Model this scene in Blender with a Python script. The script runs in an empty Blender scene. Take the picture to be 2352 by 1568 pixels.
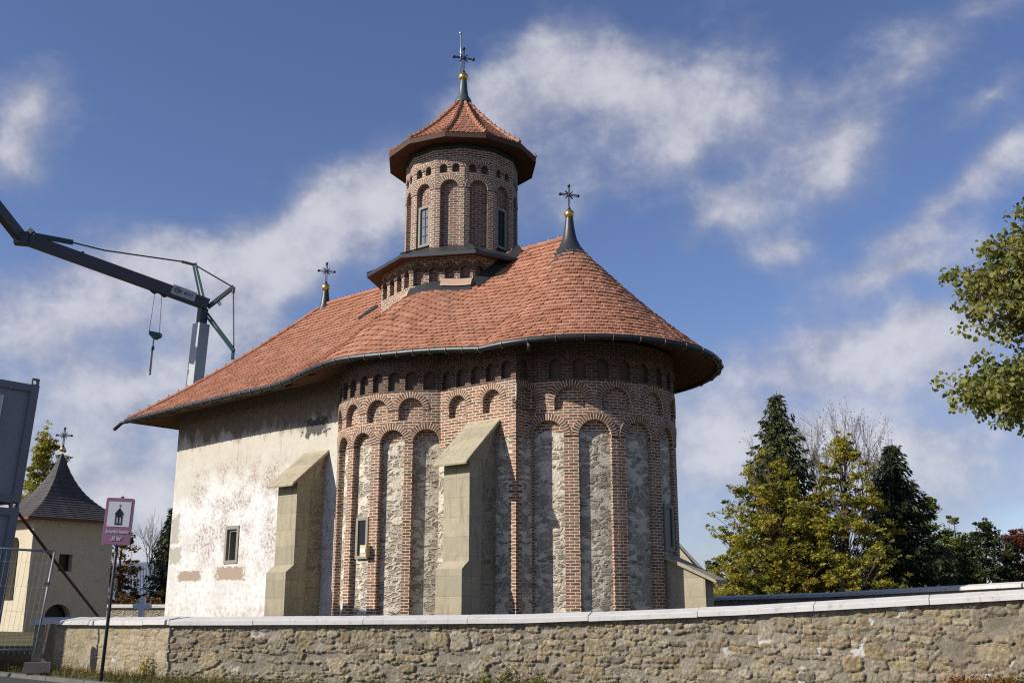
import bpy, math, random
import numpy as np
from mathutils import Vector, Matrix, noise as mnoise
R = math.radians
scene = bpy.context.scene
col = scene.collection
random.seed(7)
NP = np.random.default_rng(11)

# ------------------------------------------------------------------ camera
F = 2417.0                                   # focal length in 2352-px-wide picture units
TANP = 613.0 / F
PITCH = math.atan(TANP)
EYE = 1.6
cd = bpy.data.cameras.new("camera")
cam = bpy.data.objects.new("camera", cd)
col.objects.link(cam)
cam.location = (0, 0, EYE)
cam.rotation_euler = (R(90) + PITCH, 0, 0)
cd.sensor_width = 36
cd.lens = 36 * F / 2352
cd.clip_end = 3000
scene.camera = cam

# ------------------------------------------------------------------ sun and sky
SUN_AZ, SUN_EL = R(180 + 67), R(31)          # clockwise from +Y
sd = bpy.data.lights.new("sun", 'SUN')
sd.energy = 5.0
sd.angle = R(0.5)
sd.color = (1.0, 0.945, 0.86)
sun = bpy.data.objects.new("sun", sd)
col.objects.link(sun)
tosun = Vector((math.sin(SUN_AZ) * math.cos(SUN_EL), math.cos(SUN_AZ) * math.cos(SUN_EL), math.sin(SUN_EL)))
sun.rotation_euler = tosun.to_track_quat('Z', 'Y').to_euler()
sun.location = (-30, -10, 40)
scene.view_settings.view_transform = 'Standard'
scene.view_settings.look = 'None'
scene.view_settings.exposure = 0.32
scene.view_settings.gamma = 1.0
scene.render.engine = 'CYCLES'
scene.cycles.use_denoising = False
scene.render.filter_size = 1.2
scene.cycles.pixel_filter_type = 'BLACKMAN_HARRIS'
scene.cycles.filter_width = 1.2
scene.cycles.sample_clamp_indirect = 4.0

# node helpers ------------------------------------------------------------
def nd(nt, ty, props=None, **ins):
    n = nt.nodes.new(ty)
    for k, v in (props or {}).items():
        setattr(n, k, v)
    for k, v in ins.items():
        s = n.inputs[int(k[1:])] if k[0] == 'i' and k[1:].isdigit() else n.inputs[k.replace('_', ' ')]
        if isinstance(v, bpy.types.NodeSocket):
            nt.links.new(v, s)
        else:
            s.default_value = v
    return n
def ma(nt, op, a, b=0.0, c=None, clamp=False):
    kw = dict(i0=a, i1=b)
    if c is not None:
        kw['i2'] = c
    return nd(nt, 'ShaderNodeMath', {'operation': op, 'use_clamp': clamp}, **kw).outputs[0]
def c4(c):
    return tuple(c) + (1.0,) if len(c) == 3 else tuple(c)
def mx(nt, fac, a, b, blend='MIX'):
    a = a if isinstance(a, bpy.types.NodeSocket) else c4(a)
    b = b if isinstance(b, bpy.types.NodeSocket) else c4(b)
    return nd(nt, 'ShaderNodeMixRGB', {'blend_type': blend}, i0=fac, i1=a, i2=b).outputs[0]
def rp(nt, fac, stops, interp='LINEAR'):
    n = nd(nt, 'ShaderNodeValToRGB', i0=fac)
    r = n.color_ramp
    r.interpolation = interp
    while len(r.elements) < len(stops):
        r.elements.new(0.5)
    for e, (p, c) in zip(r.elements, stops):
        e.position = p
        e.color = c4(c) if hasattr(c, '__len__') else (c, c, c, 1)
    return n.outputs[0]
def sm(nt, x, lo, hi):
    return nd(nt, 'ShaderNodeMapRange', {'interpolation_type': 'SMOOTHSTEP'}, i0=x, i1=lo, i2=hi, i3=0.0, i4=1.0).outputs[0]
def nz(nt, vec, scale, detail=4.0, rough=0.55, dist=0.0):
    return nd(nt, 'ShaderNodeTexNoise', Vector=vec, Scale=scale, Detail=detail, Roughness=rough, Distortion=dist).outputs[0]
def nzc(nt, vec, scale, detail=3.0):
    return nd(nt, 'ShaderNodeTexNoise', Vector=vec, Scale=scale, Detail=detail).outputs[1]
def vm(nt, op, a, b):
    return nd(nt, 'ShaderNodeVectorMath', {'operation': op}, i0=a, i1=b).outputs[0]
def xyz(nt, v):
    return nd(nt, 'ShaderNodeSeparateXYZ', i0=v).outputs
def comb(nt, x, y, z=0.0):
    return nd(nt, 'ShaderNodeCombineXYZ', i0=x, i1=y, i2=z).outputs[0]
def uvn(nt):
    return nt.nodes.new('ShaderNodeTexCoord').outputs['UV']
def posn(nt):
    return nt.nodes.new('ShaderNodeNewGeometry').outputs['Position']

# world: clear Nishita sky with procedural clouds laid out by azimuth and elevation
wd = bpy.data.worlds.new("World")
scene.world = wd
wd.use_nodes = True
wt = wd.node_tree
wt.nodes.clear()
SKY_STR = 0.055
sky = nd(wt, 'ShaderNodeTexSky', {'sky_type': 'NISHITA', 'sun_disc': False, 'sun_elevation': SUN_EL,
                                  'sun_rotation': SUN_AZ, 'altitude': 300.0, 'air_density': 1.0,
                                  'dust_density': 0.6, 'ozone_density': 2.2})
d = wt.nodes.new('ShaderNodeTexCoord').outputs['Generated']
dx, dy, dz = xyz(wt, d)
az = ma(wt, 'ARCTAN2', dx, dy)
el = ma(wt, 'ARCSINE', dz)
warp = nzc(wt, d, 7.0, 6.0)
wx, wy, wz = xyz(wt, warp)
azw = ma(wt, 'MULTIPLY_ADD', ma(wt, 'SUBTRACT', wx, 0.5), 0.13, az)
elw = ma(wt, 'MULTIPLY_ADD', ma(wt, 'SUBTRACT', wy, 0.5), 0.10, el)
av = comb(wt, azw, elw)
def px_dir(px, py):
    ddx, ddy = (px - 1176) / F, (784 - py) / F
    y = math.cos(PITCH) - ddy * math.sin(PITCH)
    z = math.sin(PITCH) + ddy * math.cos(PITCH)
    n = math.sqrt(ddx * ddx + y * y + z * z)
    return math.atan2(ddx, y), math.asin(z / n)
CLOUDS = [  # x, y, rx, ry, tilt (deg, + = rising to the right), weight
    (1420, 170, 420, 200, 8, 1.0), (1260, 110, 170, 120, 0, .55), (1560, 330, 320, 170, 0, .8), (1700, 230, 250, 120, -10, .5),
    (1080, 360, 300, 200, 35, .9), (830, 480, 380, 170, 27, 1.0), (520, 580, 420, 170, 15, .95), (180, 700, 420, 170, 8, .8),
    (640, 690, 300, 110, 20, .55), (1890, 350, 270, 150, 42, .9), (1660, 500, 190, 90, 30, .7), (1790, 580, 110, 110, 60, .6),
    (60, 230, 170, 170, 0, 1.0), (20, 350, 120, 110, 0, .6), (2230, 250, 200, 80, 15, .75), (2150, 500, 430, 110, 28, .75),
    (2100, 650, 260, 80, 8, .75), (2200, 60, 420, 110, 20, .6), (1950, 850, 560, 105, 8, .85), (300, 880, 420, 120, 4, .6),
    (1900, 1050, 800, 170, 0, 1.0), (200, 1110, 700, 210, 0, .9), (2300, 380, 200, 90, 25, .5), (1290, 470, 160, 120, 60, .5),
    (2150, 760, 300, 70, 5, .6), (600, 800, 200, 70, 10, .35),
    (-700, 600, 600, 200, 10, .8), (3100, 500, 600, 220, 10, .8)]
acc = None
for (cx, cy, rx, ry, tl, w) in CLOUDS:
    a0, e0 = px_dir(cx, cy)
    mp = nd(wt, 'ShaderNodeMapping', {'vector_type': 'TEXTURE'}, Vector=av, Location=(a0, e0, 0),
            Rotation=(0, 0, R(tl)), Scale=(rx / F * 1.42, ry / F * 1.42, 1))
    g = nd(wt, 'ShaderNodeTexGradient', {'gradient_type': 'QUADRATIC_SPHERE'}, Vector=mp.outputs[0]).outputs[1]
    acc = ma(wt, 'MULTIPLY', g, w) if acc is None else ma(wt, 'MULTIPLY_ADD', g, w, acc)
st = nd(wt, 'ShaderNodeMapping', Vector=comb(wt, az, el), Rotation=(0, 0, R(-24)), Scale=(8, 14, 1)).outputs[0]
fb = nz(wt, st, 1.0, 9.0, 0.6, 0.4)
fb2 = nz(wt, d, 13.0, 10.0, 0.62)
v = ma(wt, 'MULTIPLY_ADD', ma(wt, 'SUBTRACT', fb, 0.5), 1.0, acc)
v = ma(wt, 'MULTIPLY_ADD', ma(wt, 'SUBTRACT', fb2, 0.5), 0.62, v)
v = ma(wt, 'MULTIPLY_ADD', ma(wt, 'MULTIPLY', sm(wt, el, 0.42, 0.05), sm(wt, dy, -.3, .5)), 0.26, ma(wt, 'SUBTRACT', v, .10))
cmask = sm(wt, v, 0.03, 0.78)
fb3 = nz(wt, vm(wt, 'ADD', d, (-.022, -.004, .016)), 13.0, 10.0, 0.62)
lit = ma(wt, 'MULTIPLY', ma(wt, 'SUBTRACT', fb2, fb3), 1.5)
ccol = mx(wt, sm(wt, ma(wt, 'ADD', lit, v), 0.15, 1.15), (5.1, 5.4, 6.9), (9.9, 9.9, 10.7))
skyc = mx(wt, 1.0, sky.outputs[0], (1.44, 1.44, 1.78), 'MULTIPLY')
mixc = mx(wt, ma(wt, 'MULTIPLY', cmask, 0.86), skyc, ccol)
bg = nd(wt, 'ShaderNodeBackground', Color=mixc, Strength=SKY_STR)
out = nd(wt, 'ShaderNodeOutputWorld')
wt.links.new(bg.outputs[0], out.inputs[0])

# ------------------------------------------------------------------ geometry helpers
def ratio(py):
    t = (784 - py) / F
    den = math.cos(PITCH) - t * math.sin(PITCH)
    return (math.sin(PITCH) + t * math.cos(PITCH)) / den, den
def P(px, py, Y):                            # the world point at depth Y seen at that place of the photo
    r, den = ratio(py)
    return Vector(((px - 1176) / (F * den) * Y, Y, EYE + Y * r))

ORG = {}
def tag(o, label=None, cat=None, group=None, kind=None):
    if label: o['label'] = label
    if cat: o['category'] = cat
    if group: o['group'] = group
    if kind: o['kind'] = kind
    return o
def thing(name, loc, label, cat, group=None):
    o = bpy.data.objects.new(name, None)
    o.empty_display_size = 0.3
    o.location = loc
    col.objects.link(o)
    ORG[o.name] = Vector(loc)
    return tag(o, label, cat, group)
def org(o):
    return ORG.get(o.name, Vector((0, 0, 0))) if o else Vector((0, 0, 0))

class MB:
    def __init__(s):
        s.v, s.f, s.uv, s.m = [], [], [], []
    def add(s, vs, fs, uvs=None, m=0):
        b = len(s.v)
        s.v += [tuple(p) for p in vs]
        s.uv += [tuple(u) for u in uvs] if uvs else [(0.0, 0.0)] * len(vs)
        for f in fs:
            s.f.append(tuple(b + i for i in f)); s.m.append(m)
    def quad(s, a, b, c, d_, uvs=None, m=0):
        s.add([a, b, c, d_], [(0, 1, 2, 3)], uvs, m)
    def box(s, c, size, rz=0.0, m=0, ax=None):
        c = Vector(c)
        if ax is None:
            ca, sa = math.cos(rz), math.sin(rz)
            ax = (Vector((ca, sa, 0)), Vector((-sa, ca, 0)), Vector((0, 0, 1)))
        hx, hy, hz = [q / 2 for q in size]
        vs = [c + ax[0] * (i * hx) + ax[1] * (j * hy) + ax[2] * (k * hz) for k in (-1, 1) for j in (-1, 1) for i in (-1, 1)]
        fs = [(0, 2, 3, 1), (4, 5, 7, 6), (0, 1, 5, 4), (2, 6, 7, 3), (0, 4, 6, 2), (1, 3, 7, 5)]
        for f in fs:
            q = [vs[i] for i in f]
            w = (q[1] - q[0]).length; h = (q[3] - q[0]).length
            s.add(q, [(0, 1, 2, 3)], [(0, 0), (w, 0), (w, h), (0, h)], m)
    def bar(s, a, b, w, h=None, up=(0, 0, 1), m=0):
        a, b = Vector(a), Vector(b); h = h or w
        z = (b - a); L = z.length; z.normalize()
        x = Vector(up).cross(z)
        if x.length < 1e-4: x = Vector((1, 0, 0)).cross(z)
        x.normalize(); y = z.cross(x)
        s.box((a + b) / 2, (w, h, L), m=m, ax=(x, y, z))
    def tube(s, pts, r, n=8, m=0, cap=True, r2=None):
        pts = [Vector(p) for p in pts]
        k = len(pts)
        rs = [r] * k if r2 is None else [r + (r2 - r) * i / (k - 1) for i in range(k)]
        ref = None; vs = []; 
        for i, p in enumerate(pts):
            t = (pts[min(i + 1, k - 1)] - pts[max(i - 1, 0)]).normalized()
            if ref is None:
                ref = t.orthogonal().normalized()
            ref = (ref - t * ref.dot(t))
            ref = ref.normalized() if ref.length > 1e-5 else t.orthogonal().normalized()
            bi = t.cross(ref)
            for j in range(n):
                a = 2 * math.pi * j / n
                vs.append(p + (ref * math.cos(a) + bi * math.sin(a)) * rs[i])
        fs = [(i * n + j, i * n + (j + 1) % n, (i + 1) * n + (j + 1) % n, (i + 1) * n + j) for i in range(k - 1) for j in range(n)]
        if cap:
            fs += [tuple(range(n - 1, -1, -1)), tuple((k - 1) * n + j for j in range(n))]
        s.add(vs, fs, None, m)
    def lathe(s, c, prof, n=20, m=0):
        c = Vector(c); vs = []
        for (r, z) in prof:
            for j in range(n):
                a = 2 * math.pi * j / n
                vs.append(c + Vector((r * math.cos(a), r * math.sin(a), z)))
        k = len(prof)
        fs = [(i * n + j, i * n + (j + 1) % n, (i + 1) * n + (j + 1) % n, (i + 1) * n + j) for i in range(k - 1) for j in range(n)]
        s.add(vs, fs, [(0, 0)] * len(vs), m)
    def ball(s, c, r, n=14, m=0, sz=1.0):
        prof = [(max(r * math.sin(math.pi * i / n), 1e-4), -r * sz * math.cos(math.pi * i / n)) for i in range(n + 1)]
        s.lathe(c, prof, n + 2, m)
    def build(s, name, mats, parent=None, smooth=False):
        me = bpy.data.meshes.new(name)
        o_ = org(parent)
        me.from_pydata([(x - o_[0], y - o_[1], z - o_[2]) for x, y, z in s.v], [], s.f)
        mats = mats if isinstance(mats, (list, tuple)) else [mats]
        for m_ in mats: me.materials.append(m_)
        me.polygons.foreach_set('material_index', s.m)
        ul = me.uv_layers.new(name='UVMap')
        li = np.empty(len(me.loops), dtype=np.int32); me.loops.foreach_get('vertex_index', li)
        ul.data.foreach_set('uv', np.array(s.uv, dtype=np.float32)[li].ravel())
        if smooth: me.polygons.foreach_set('use_smooth', [True] * len(me.polygons))
        me.update()
        ob = bpy.data.objects.new(name, me)
        col.objects.link(ob)
        if parent:
            ob.parent = parent
            ORG[ob.name] = o_
        return ob

def quads_mesh(name, V, nper, mat, parent=None, cols=None):    # V: (N, nper, 3) separate polygons
    N = len(V); o_ = org(parent)
    me = bpy.data.meshes.new(name)
    me.vertices.add(N * nper)
    me.vertices.foreach_set('co', (V.reshape(-1, 3) - np.array(o_)).astype(np.float32).ravel())
    me.loops.add(N * nper); me.loops.foreach_set('vertex_index', np.arange(N * nper, dtype=np.int32))
    me.polygons.add(N); me.polygons.foreach_set('loop_start', np.arange(0, N * nper, nper, dtype=np.int32))
    me.update(calc_edges=True)
    me.validate()
    me.materials.append(mat)
    ob = bpy.data.objects.new(name, me); col.objects.link(ob)
    if parent: ob.parent = parent; ORG[ob.name] = o_
    return ob

# ------------------------------------------------------------------ materials
def newmat(name, rough=0.8, metallic=0.0, spec=0.3):
    m = bpy.data.materials.new(name); m.use_nodes = True
    nt = m.node_tree; b = nt.nodes['Principled BSDF']
    b.inputs['Roughness'].default_value = rough; b.inputs['Metallic'].default_value = metallic
    b.inputs['Specular IOR Level'].default_value = spec
    return m, nt, b
def setc(nt, b, c): nt.links.new(c, b.inputs['Base Color'])
def bump(nt, b, h, strength=0.5, dist=0.02):
    n = nd(nt, 'ShaderNodeBump', Strength=strength, Distance=dist, Height=h)
    nt.links.new(n.outputs[0], b.inputs['Normal'])
def plain(name, c, rough=0.6, metallic=0.0, var=0.18, scale=6.0, bmp=0.0, spec=0.3):
    m, nt, b = newmat(name, rough, metallic, spec)
    p = posn(nt)
    n = nz(nt, p, scale, 5)
    k = ma(nt, 'MULTIPLY_ADD', n, 2 * var, 1 - var)
    setc(nt, b, mx(nt, 1.0, c, nd(nt, 'ShaderNodeCombineColor', i0=k, i1=k, i2=k).outputs[0], 'MULTIPLY'))
    if bmp: bump(nt, b, nz(nt, p, scale * 6, 4), bmp, 0.02)
    return m

def brick_nodes(nt, uv, c1, c2, mortar, bw=.245, rh=.0765, ms=.0125, off=0.5):
    wob = vm(nt, 'MULTIPLY', vm(nt, 'SUBTRACT', nzc(nt, uv, 4.0, 3), (.5, .5, .5)), (.026, .022, 0))
    v_ = vm(nt, 'ADD', uv, wob)
    br = nd(nt, 'ShaderNodeTexBrick', {'offset': off}, Vector=v_, Color1=c4(c1), Color2=c4(c2), Mortar=c4(mortar), Scale=1.0,
            Mortar_Size=ms, Mortar_Smooth=.25, Bias=0.0, Brick_Width=bw, Row_Height=rh)
    return br.outputs[0], br.outputs[1]
BR1, BR2, MOR = (.125, .063, .042), (.325, .155, .092), (.60, .53, .41)
def dirt(nt, c, p, amt=0.5, sc=0.9, colr=(.10, .085, .07)):
    f = sm(nt, nz(nt, p, sc, 6, .65), .48, .78)
    return mx(nt, ma(nt, 'MULTIPLY', f, amt), c, colr)
def rubble_nodes(nt, uv, p, sx=3.7, sy=9.0, mort=(.72, .645, .51), show=.45, stones=None):
    stones = stones or [(0, (.27, .23, .18)), (.22, (.47, .41, .32)), (.5, (.58, .50, .38)), (.72, (.42, .32, .245)), (.85, (.52, .46, .36)), (1, (.66, .59, .47))]
    wob = vm(nt, 'MULTIPLY', vm(nt, 'SUBTRACT', nzc(nt, uv, 5.0, 4), (.5, .5, .5)), (.16, .09, 0))
    v_ = vm(nt, 'MULTIPLY', vm(nt, 'ADD', uv, wob), (sx, sy, 1))
    vo = nd(nt, 'ShaderNodeTexVoronoi', {'feature': 'F1'}, Vector=v_, Scale=1.0, Randomness=.9)
    ed = nd(nt, 'ShaderNodeTexVoronoi', {'feature': 'DISTANCE_TO_EDGE'}, Vector=v_, Scale=1.0, Randomness=.9).outputs['Distance']
    rr, gg, bb = nd(nt, 'ShaderNodeSeparateColor', i0=vo.outputs['Color']).outputs
    big = nz(nt, uv, 1.3, 4)
    vis = sm(nt, ma(nt, 'ADD', gg, ma(nt, 'MULTIPLY', ma(nt, 'SUBTRACT', big, .5), 2.8)), show, show + .12)
    body = ma(nt, 'MULTIPLY', sm(nt, ed, .05, .15), vis)
    sc = mx(nt, .35, rp(nt, rr, stones), rp(nt, nz(nt, uv, 22, 5), [(.3, (.06, .05, .045)), (.7, (.36, .31, .25))]))
    mc = mx(nt, nz(nt, uv, 2.4, 6, .6), tuple(q * .66 for q in mort), tuple(min(1, q * 1.25) for q in mort))
    c = mx(nt, body, mc, sc)
    c = mx(nt, ma(nt, 'MULTIPLY', sm(nt, ed, .07, .02), ma(nt, 'MULTIPLY', vis, .35)), c, (.16, .135, .105))
    h = ma(nt, 'MULTIPLY_ADD', nz(nt, uv, 15, 7, .72), 1.3, ma(nt, 'MULTIPLY', body, 1.1))
    h = ma(nt, 'MULTIPLY_ADD', nz(nt, uv, 5.5, 4, .6), 1.1, h)
    return c, h

def brick_mat(name, c1=BR1, c2=BR2, mort=MOR, bw=.245, rh=.0765, ms=.0125, zfr=None, dirtamt=.4, dark_band=None):
    m, nt, b = newmat(name, .9, 0, .15)
    uv, p = uvn(nt), posn(nt)
    c, f = brick_nodes(nt, uv, c1, c2, mort, bw, rh, ms)
    n = nz(nt, uv, 9, 5, .6)
    c = mx(nt, sm(nt, nz(nt, uv, 1.1, 5), .55, .8), c, mx(nt, .55, c, (.34, .31, .27)))
    k = ma(nt, 'MULTIPLY_ADD', n, .7, .65)
    c = mx(nt, 1.0, c, nd(nt, 'ShaderNodeCombineColor', i0=k, i1=k, i2=k).outputs[0], 'MULTIPLY')
    c = dirt(nt, c, p, dirtamt)
    setc(nt, b, c)
    h = ma(nt, 'MULTIPLY_ADD', n, .5, ma(nt, 'SUBTRACT', 1.0, f))
    bump(nt, b, h, .9, .03)
    return m
def niche_mat(name, z_brick=None, wq=None, show=.5, mort=(.72, .645, .51)):
    m, nt, b = newmat(name, .95, 0, .1)
    uv, p = uvn(nt), posn(nt)
    cr, hr = rubble_nodes(nt, uv, p, show=show, mort=mort)
    if z_brick is not None:
        cb, fb_ = brick_nodes(nt, uv, BR1, BR2, MOR)
        u_, z_, _ = xyz(nt, uv)
        wv = ma(nt, 'MULTIPLY', ma(nt, 'SUBTRACT', nz(nt, uv, 3.0, 4), .5), .35)
        mk = sm(nt, ma(nt, 'ADD', z_, wv), z_brick - .02, z_brick + .02)
        if wq is not None:
            st_ = ma(nt, 'MULTIPLY', ma(nt, 'GREATER_THAN', ma(nt, 'FRACT', ma(nt, 'DIVIDE', z_, .153)), .5), .13)
            lw = ma(nt, 'LESS_THAN', ma(nt, 'SUBTRACT', u_, st_), wq)
            mk = ma(nt, 'MAXIMUM', mk, lw)
        cr = mx(nt, mk, cr, cb)
        hr = mx(nt, mk, nd(nt, 'ShaderNodeCombineColor', i0=hr, i1=hr, i2=hr).outputs[0],
                nd(nt, 'ShaderNodeCombineColor', i0=ma(nt, 'SUBTRACT', 1.0, fb_), i1=ma(nt, 'SUBTRACT', 1.0, fb_), i2=ma(nt, 'SUBTRACT', 1.0, fb_)).outputs[0])
    setc(nt, b, dirt(nt, cr, p, .35))
    bump(nt, b, hr, .9, .055)
    return m

M = {}
M['brick'] = brick_mat('brick_wall')
M['ring'] = brick_mat('brick_arch', (.105, .054, .036), (.255, .12, .07), MOR, bw=.072, rh=10.0, ms=.012)
M['tower_brick'] = brick_mat('tower_brick', (.125, .08, .06), (.29, .16, .108), (.56, .50, .40), dirtamt=.25)
M['tower_ring'] = brick_mat('tower_arch', (.14, .085, .065), (.29, .165, .115), (.56, .50, .40), bw=.075, rh=10.0, ms=.012, dirtamt=.25)
M['niche'] = niche_mat('niche_stone', z_brick=5.93, show=.20)
M['brick_frieze'] = brick_mat('stained_shaded_brick', (.06, .036, .029), (.13, .068, .05), (.22, .18, .14), dirtamt=.6)  # frieze band: mostly eave shade put into the colour, plus some staining
M['ring_frieze'] = brick_mat('stained_shaded_arch', (.065, .038, .03), (.13, .068, .05), (.22, .18, .14), bw=.072, rh=10.0, ms=.012, dirtamt=.6)  # arch bricks darkened likewise: eave shade in the colour, plus staining
M['niche_tower'] = brick_mat('tower_niche_brick', (.10, .05, .04), (.24, .11, .075), (.45, .39, .32), dirtamt=.3)
M['bay'] = niche_mat('bay_stone', z_brick=5.72, wq=.12, show=.22)
M['frieze'] = plain('frieze_plaster', (.115, .085, .068), .95, var=.4, scale=3.0, bmp=.4)
M['ashlar'] = None
def ashlar():
    m, nt, b = newmat('ashlar_sandstone', .92, 0, .12)
    uv, p = uvn(nt), posn(nt)
    br = nd(nt, 'ShaderNodeTexBrick', {'offset': .4}, Vector=uv, Color1=c4((.375, .325, .222)), Color2=c4((.285, .255, .185)), Mortar=c4((.27, .225, .15)),
            Scale=1.0, Mortar_Size=.006, Mortar_Smooth=.5, Bias=0.0, Brick_Width=.9, Row_Height=.47)
    n = nz(nt, p, 5, 6, .6)
    k = ma(nt, 'MULTIPLY_ADD', n, .45, .78)
    c = mx(nt, 1.0, br.outputs[0], nd(nt, 'ShaderNodeCombineColor', i0=k, i1=k, i2=k).outputs[0], 'MULTIPLY')
    c = mx(nt, ma(nt, 'MULTIPLY', sm(nt, nz(nt, p, 1.6, 5), .5, .75), .35), c, (.26, .235, .18))
    x_, y_, z_ = xyz(nt, p)
    strk = nz(nt, comb(nt, ma(nt, 'MULTIPLY', x_, 7.0), ma(nt, 'MULTIPLY', y_, 7.0), ma(nt, 'MULTIPLY', z_, .8)), 1.0, 5, .65)
    c = mx(nt, ma(nt, 'MULTIPLY', sm(nt, strk, .50, .68), .6), c, (.19, .17, .125))
    c = mx(nt, ma(nt, 'MULTIPLY', sm(nt, ma(nt, 'MULTIPLY_ADD', n, 1.4, ma(nt, 'MULTIPLY', z_, -.55)), -.55, .1), .5), c, (.22, .19, .135))
    c = mx(nt, ma(nt, 'MULTIPLY', sm(nt, nz(nt, p, 13, 5, .7), .58, .70), .35), c, (.19, .165, .125))
    setc(nt, b, c); bump(nt, b, ma(nt, 'ADD', ma(nt, 'MULTIPLY', nz(nt, p, 12, 6, .65), 1.5), ma(nt, 'MULTIPLY', br.outputs[1], -1.5)), .45, .02)
    return m
M['ashlar'] = ashlar()
M['butt_stone'] = niche_mat('buttress_stone', show=.46, mort=(.37, .32, .22))

def nave_plaster():
    m, nt, b = newmat('old_fresco_plaster', .93, 0, .12)
    uv, p = uvn(nt), posn(nt)
    u, z, _ = xyz(nt, uv)                       # u = metres west of the bay corner, z = height
    n1, n2, n3 = nz(nt, uv, 1.2, 7, .6), nz(nt, uv, 6, 6, .65), nz(nt, uv, 22, 5, .7)
    c = mx(nt, sm(nt, n1, .35, .7), (.62, .615, .595), (.52, .50, .455))
    c = mx(nt, ma(nt, 'MULTIPLY', sm(nt, n2, .50, .64), .65), c, (.40, .38, .34))
    top = sm(nt, ma(nt, 'MULTIPLY_ADD', ma(nt, 'SUBTRACT', n1, .5), 2.2, z), 4.7, 6.1)
    c = mx(nt, ma(nt, 'MULTIPLY', top, .62), c, mx(nt, sm(nt, n2, .4, .65), (.43, .37, .255), (.48, .445, .345)))
    # faded vertical panels of painting in the upper zone
    vs_ = nz(nt, vm(nt, 'MULTIPLY', uv, (5.0, .7, 1)), 1.0, 5, .6)
    c = mx(nt, ma(nt, 'MULTIPLY', ma(nt, 'MULTIPLY', sm(nt, vs_, .55, .7), sm(nt, z, 5.2, 6.4)), .6), c, (.33, .27, .20))
    # flecks of red, blue-green and black pigment in a broad patch
    pk = ma(nt, 'MULTIPLY', sm(nt, n1, .40, .60), ma(nt, 'MULTIPLY', sm(nt, z, 2.4, 3.6), ma(nt, 'SUBTRACT', 1.0, sm(nt, z, 5.7, 6.4))))
    pk = ma(nt, 'MULTIPLY', pk, ma(nt, 'SUBTRACT', 1.0, sm(nt, u, 13.2, 14.4)))
    nr = nz(nt, vm(nt, 'ADD', uv, (7, 3, 0)), 9, 5, .7)
    c = mx(nt, ma(nt, 'MULTIPLY', pk, ma(nt, 'MULTIPLY', sm(nt, nr, .51, .60), .85)), c, (.36, .20, .17))
    ng = nz(nt, vm(nt, 'ADD', uv, (17, 9, 0)), 11, 5, .75)
    c = mx(nt, ma(nt, 'MULTIPLY', pk, ma(nt, 'MULTIPLY', sm(nt, ng, .52, .60), .95)), c, (.17, .16, .16))
    # dark mottled band along the top of the wall
    topdark = sm(nt, ma(nt, 'MULTIPLY_ADD', ma(nt, 'SUBTRACT', nz(nt, vm(nt, 'MULTIPLY', uv, (2.5, .8, 1)), 1.0, 6, .65), .5), 2.0, z), 6.75, 7.25)
    c = mx(nt, ma(nt, 'MULTIPLY', topdark, .88), c, mx(nt, n2, (.05, .042, .036), (.23, .17, .12)))
    # lost plaster and damp at the foot
    foot = sm(nt, ma(nt, 'MULTIPLY_ADD', ma(nt, 'SUBTRACT', n1, .5), -2.0, z), 2.0, .9)
    c = mx(nt, ma(nt, 'MULTIPLY', foot, ma(nt, 'MULTIPLY', sm(nt, n2, .42, .6), .7)), c, (.40, .335, .24))
    def patch(u0, z0, ru, rz, colr, cc, amp=.5):
        dx_ = ma(nt, 'DIVIDE', ma(nt, 'SUBTRACT', u, u0), ru)
        dz_ = ma(nt, 'DIVIDE', ma(nt, 'SUBTRACT', z, z0), rz)
        dd = ma(nt, 'MAXIMUM', ma(nt, 'ABSOLUTE', dx_), ma(nt, 'ABSOLUTE', dz_))
        dd = ma(nt, 'MULTIPLY_ADD', ma(nt, 'SUBTRACT', n2, .5), amp * 2, dd)
        return mx(nt, sm(nt, dd, 1.10, .88), cc, mx(nt, n3, tuple(q * .75 for q in colr), colr))
    c = patch(13.75, 2.62, .62, .16, (.36, .28, .21), c, .8)
    c = patch(11.55, 2.66, .72, .20, (.37, .29, .215), c, .9)
    c = patch(8.15, 2.2, .95, .48, (.44, .37, .28), c, .8)
    c = patch(14.75, 4.15, .22, .45, (.41, .395, .34), c, 1.4)
    c = patch(14.65, 3.3, .35, .28, (.42, .39, .32), c, 1.4)
    c = patch(8.9, 5.02, .42, .13, (.23, .30, .25), c, .9)
    c = patch(7.75, 6.85, .55, .26, (.10, .095, .09), c, 1.6)
    c = mx(nt, ma(nt, 'MULTIPLY', sm(nt, n3, .62, .72), .35), c, (.28, .24, .19))
    setc(nt, b, c); bump(nt, b, ma(nt, 'ADD', n2, ma(nt, 'MULTIPLY', n3, .5)), .45, .03)
    return m
M['nave'] = nave_plaster()

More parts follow.
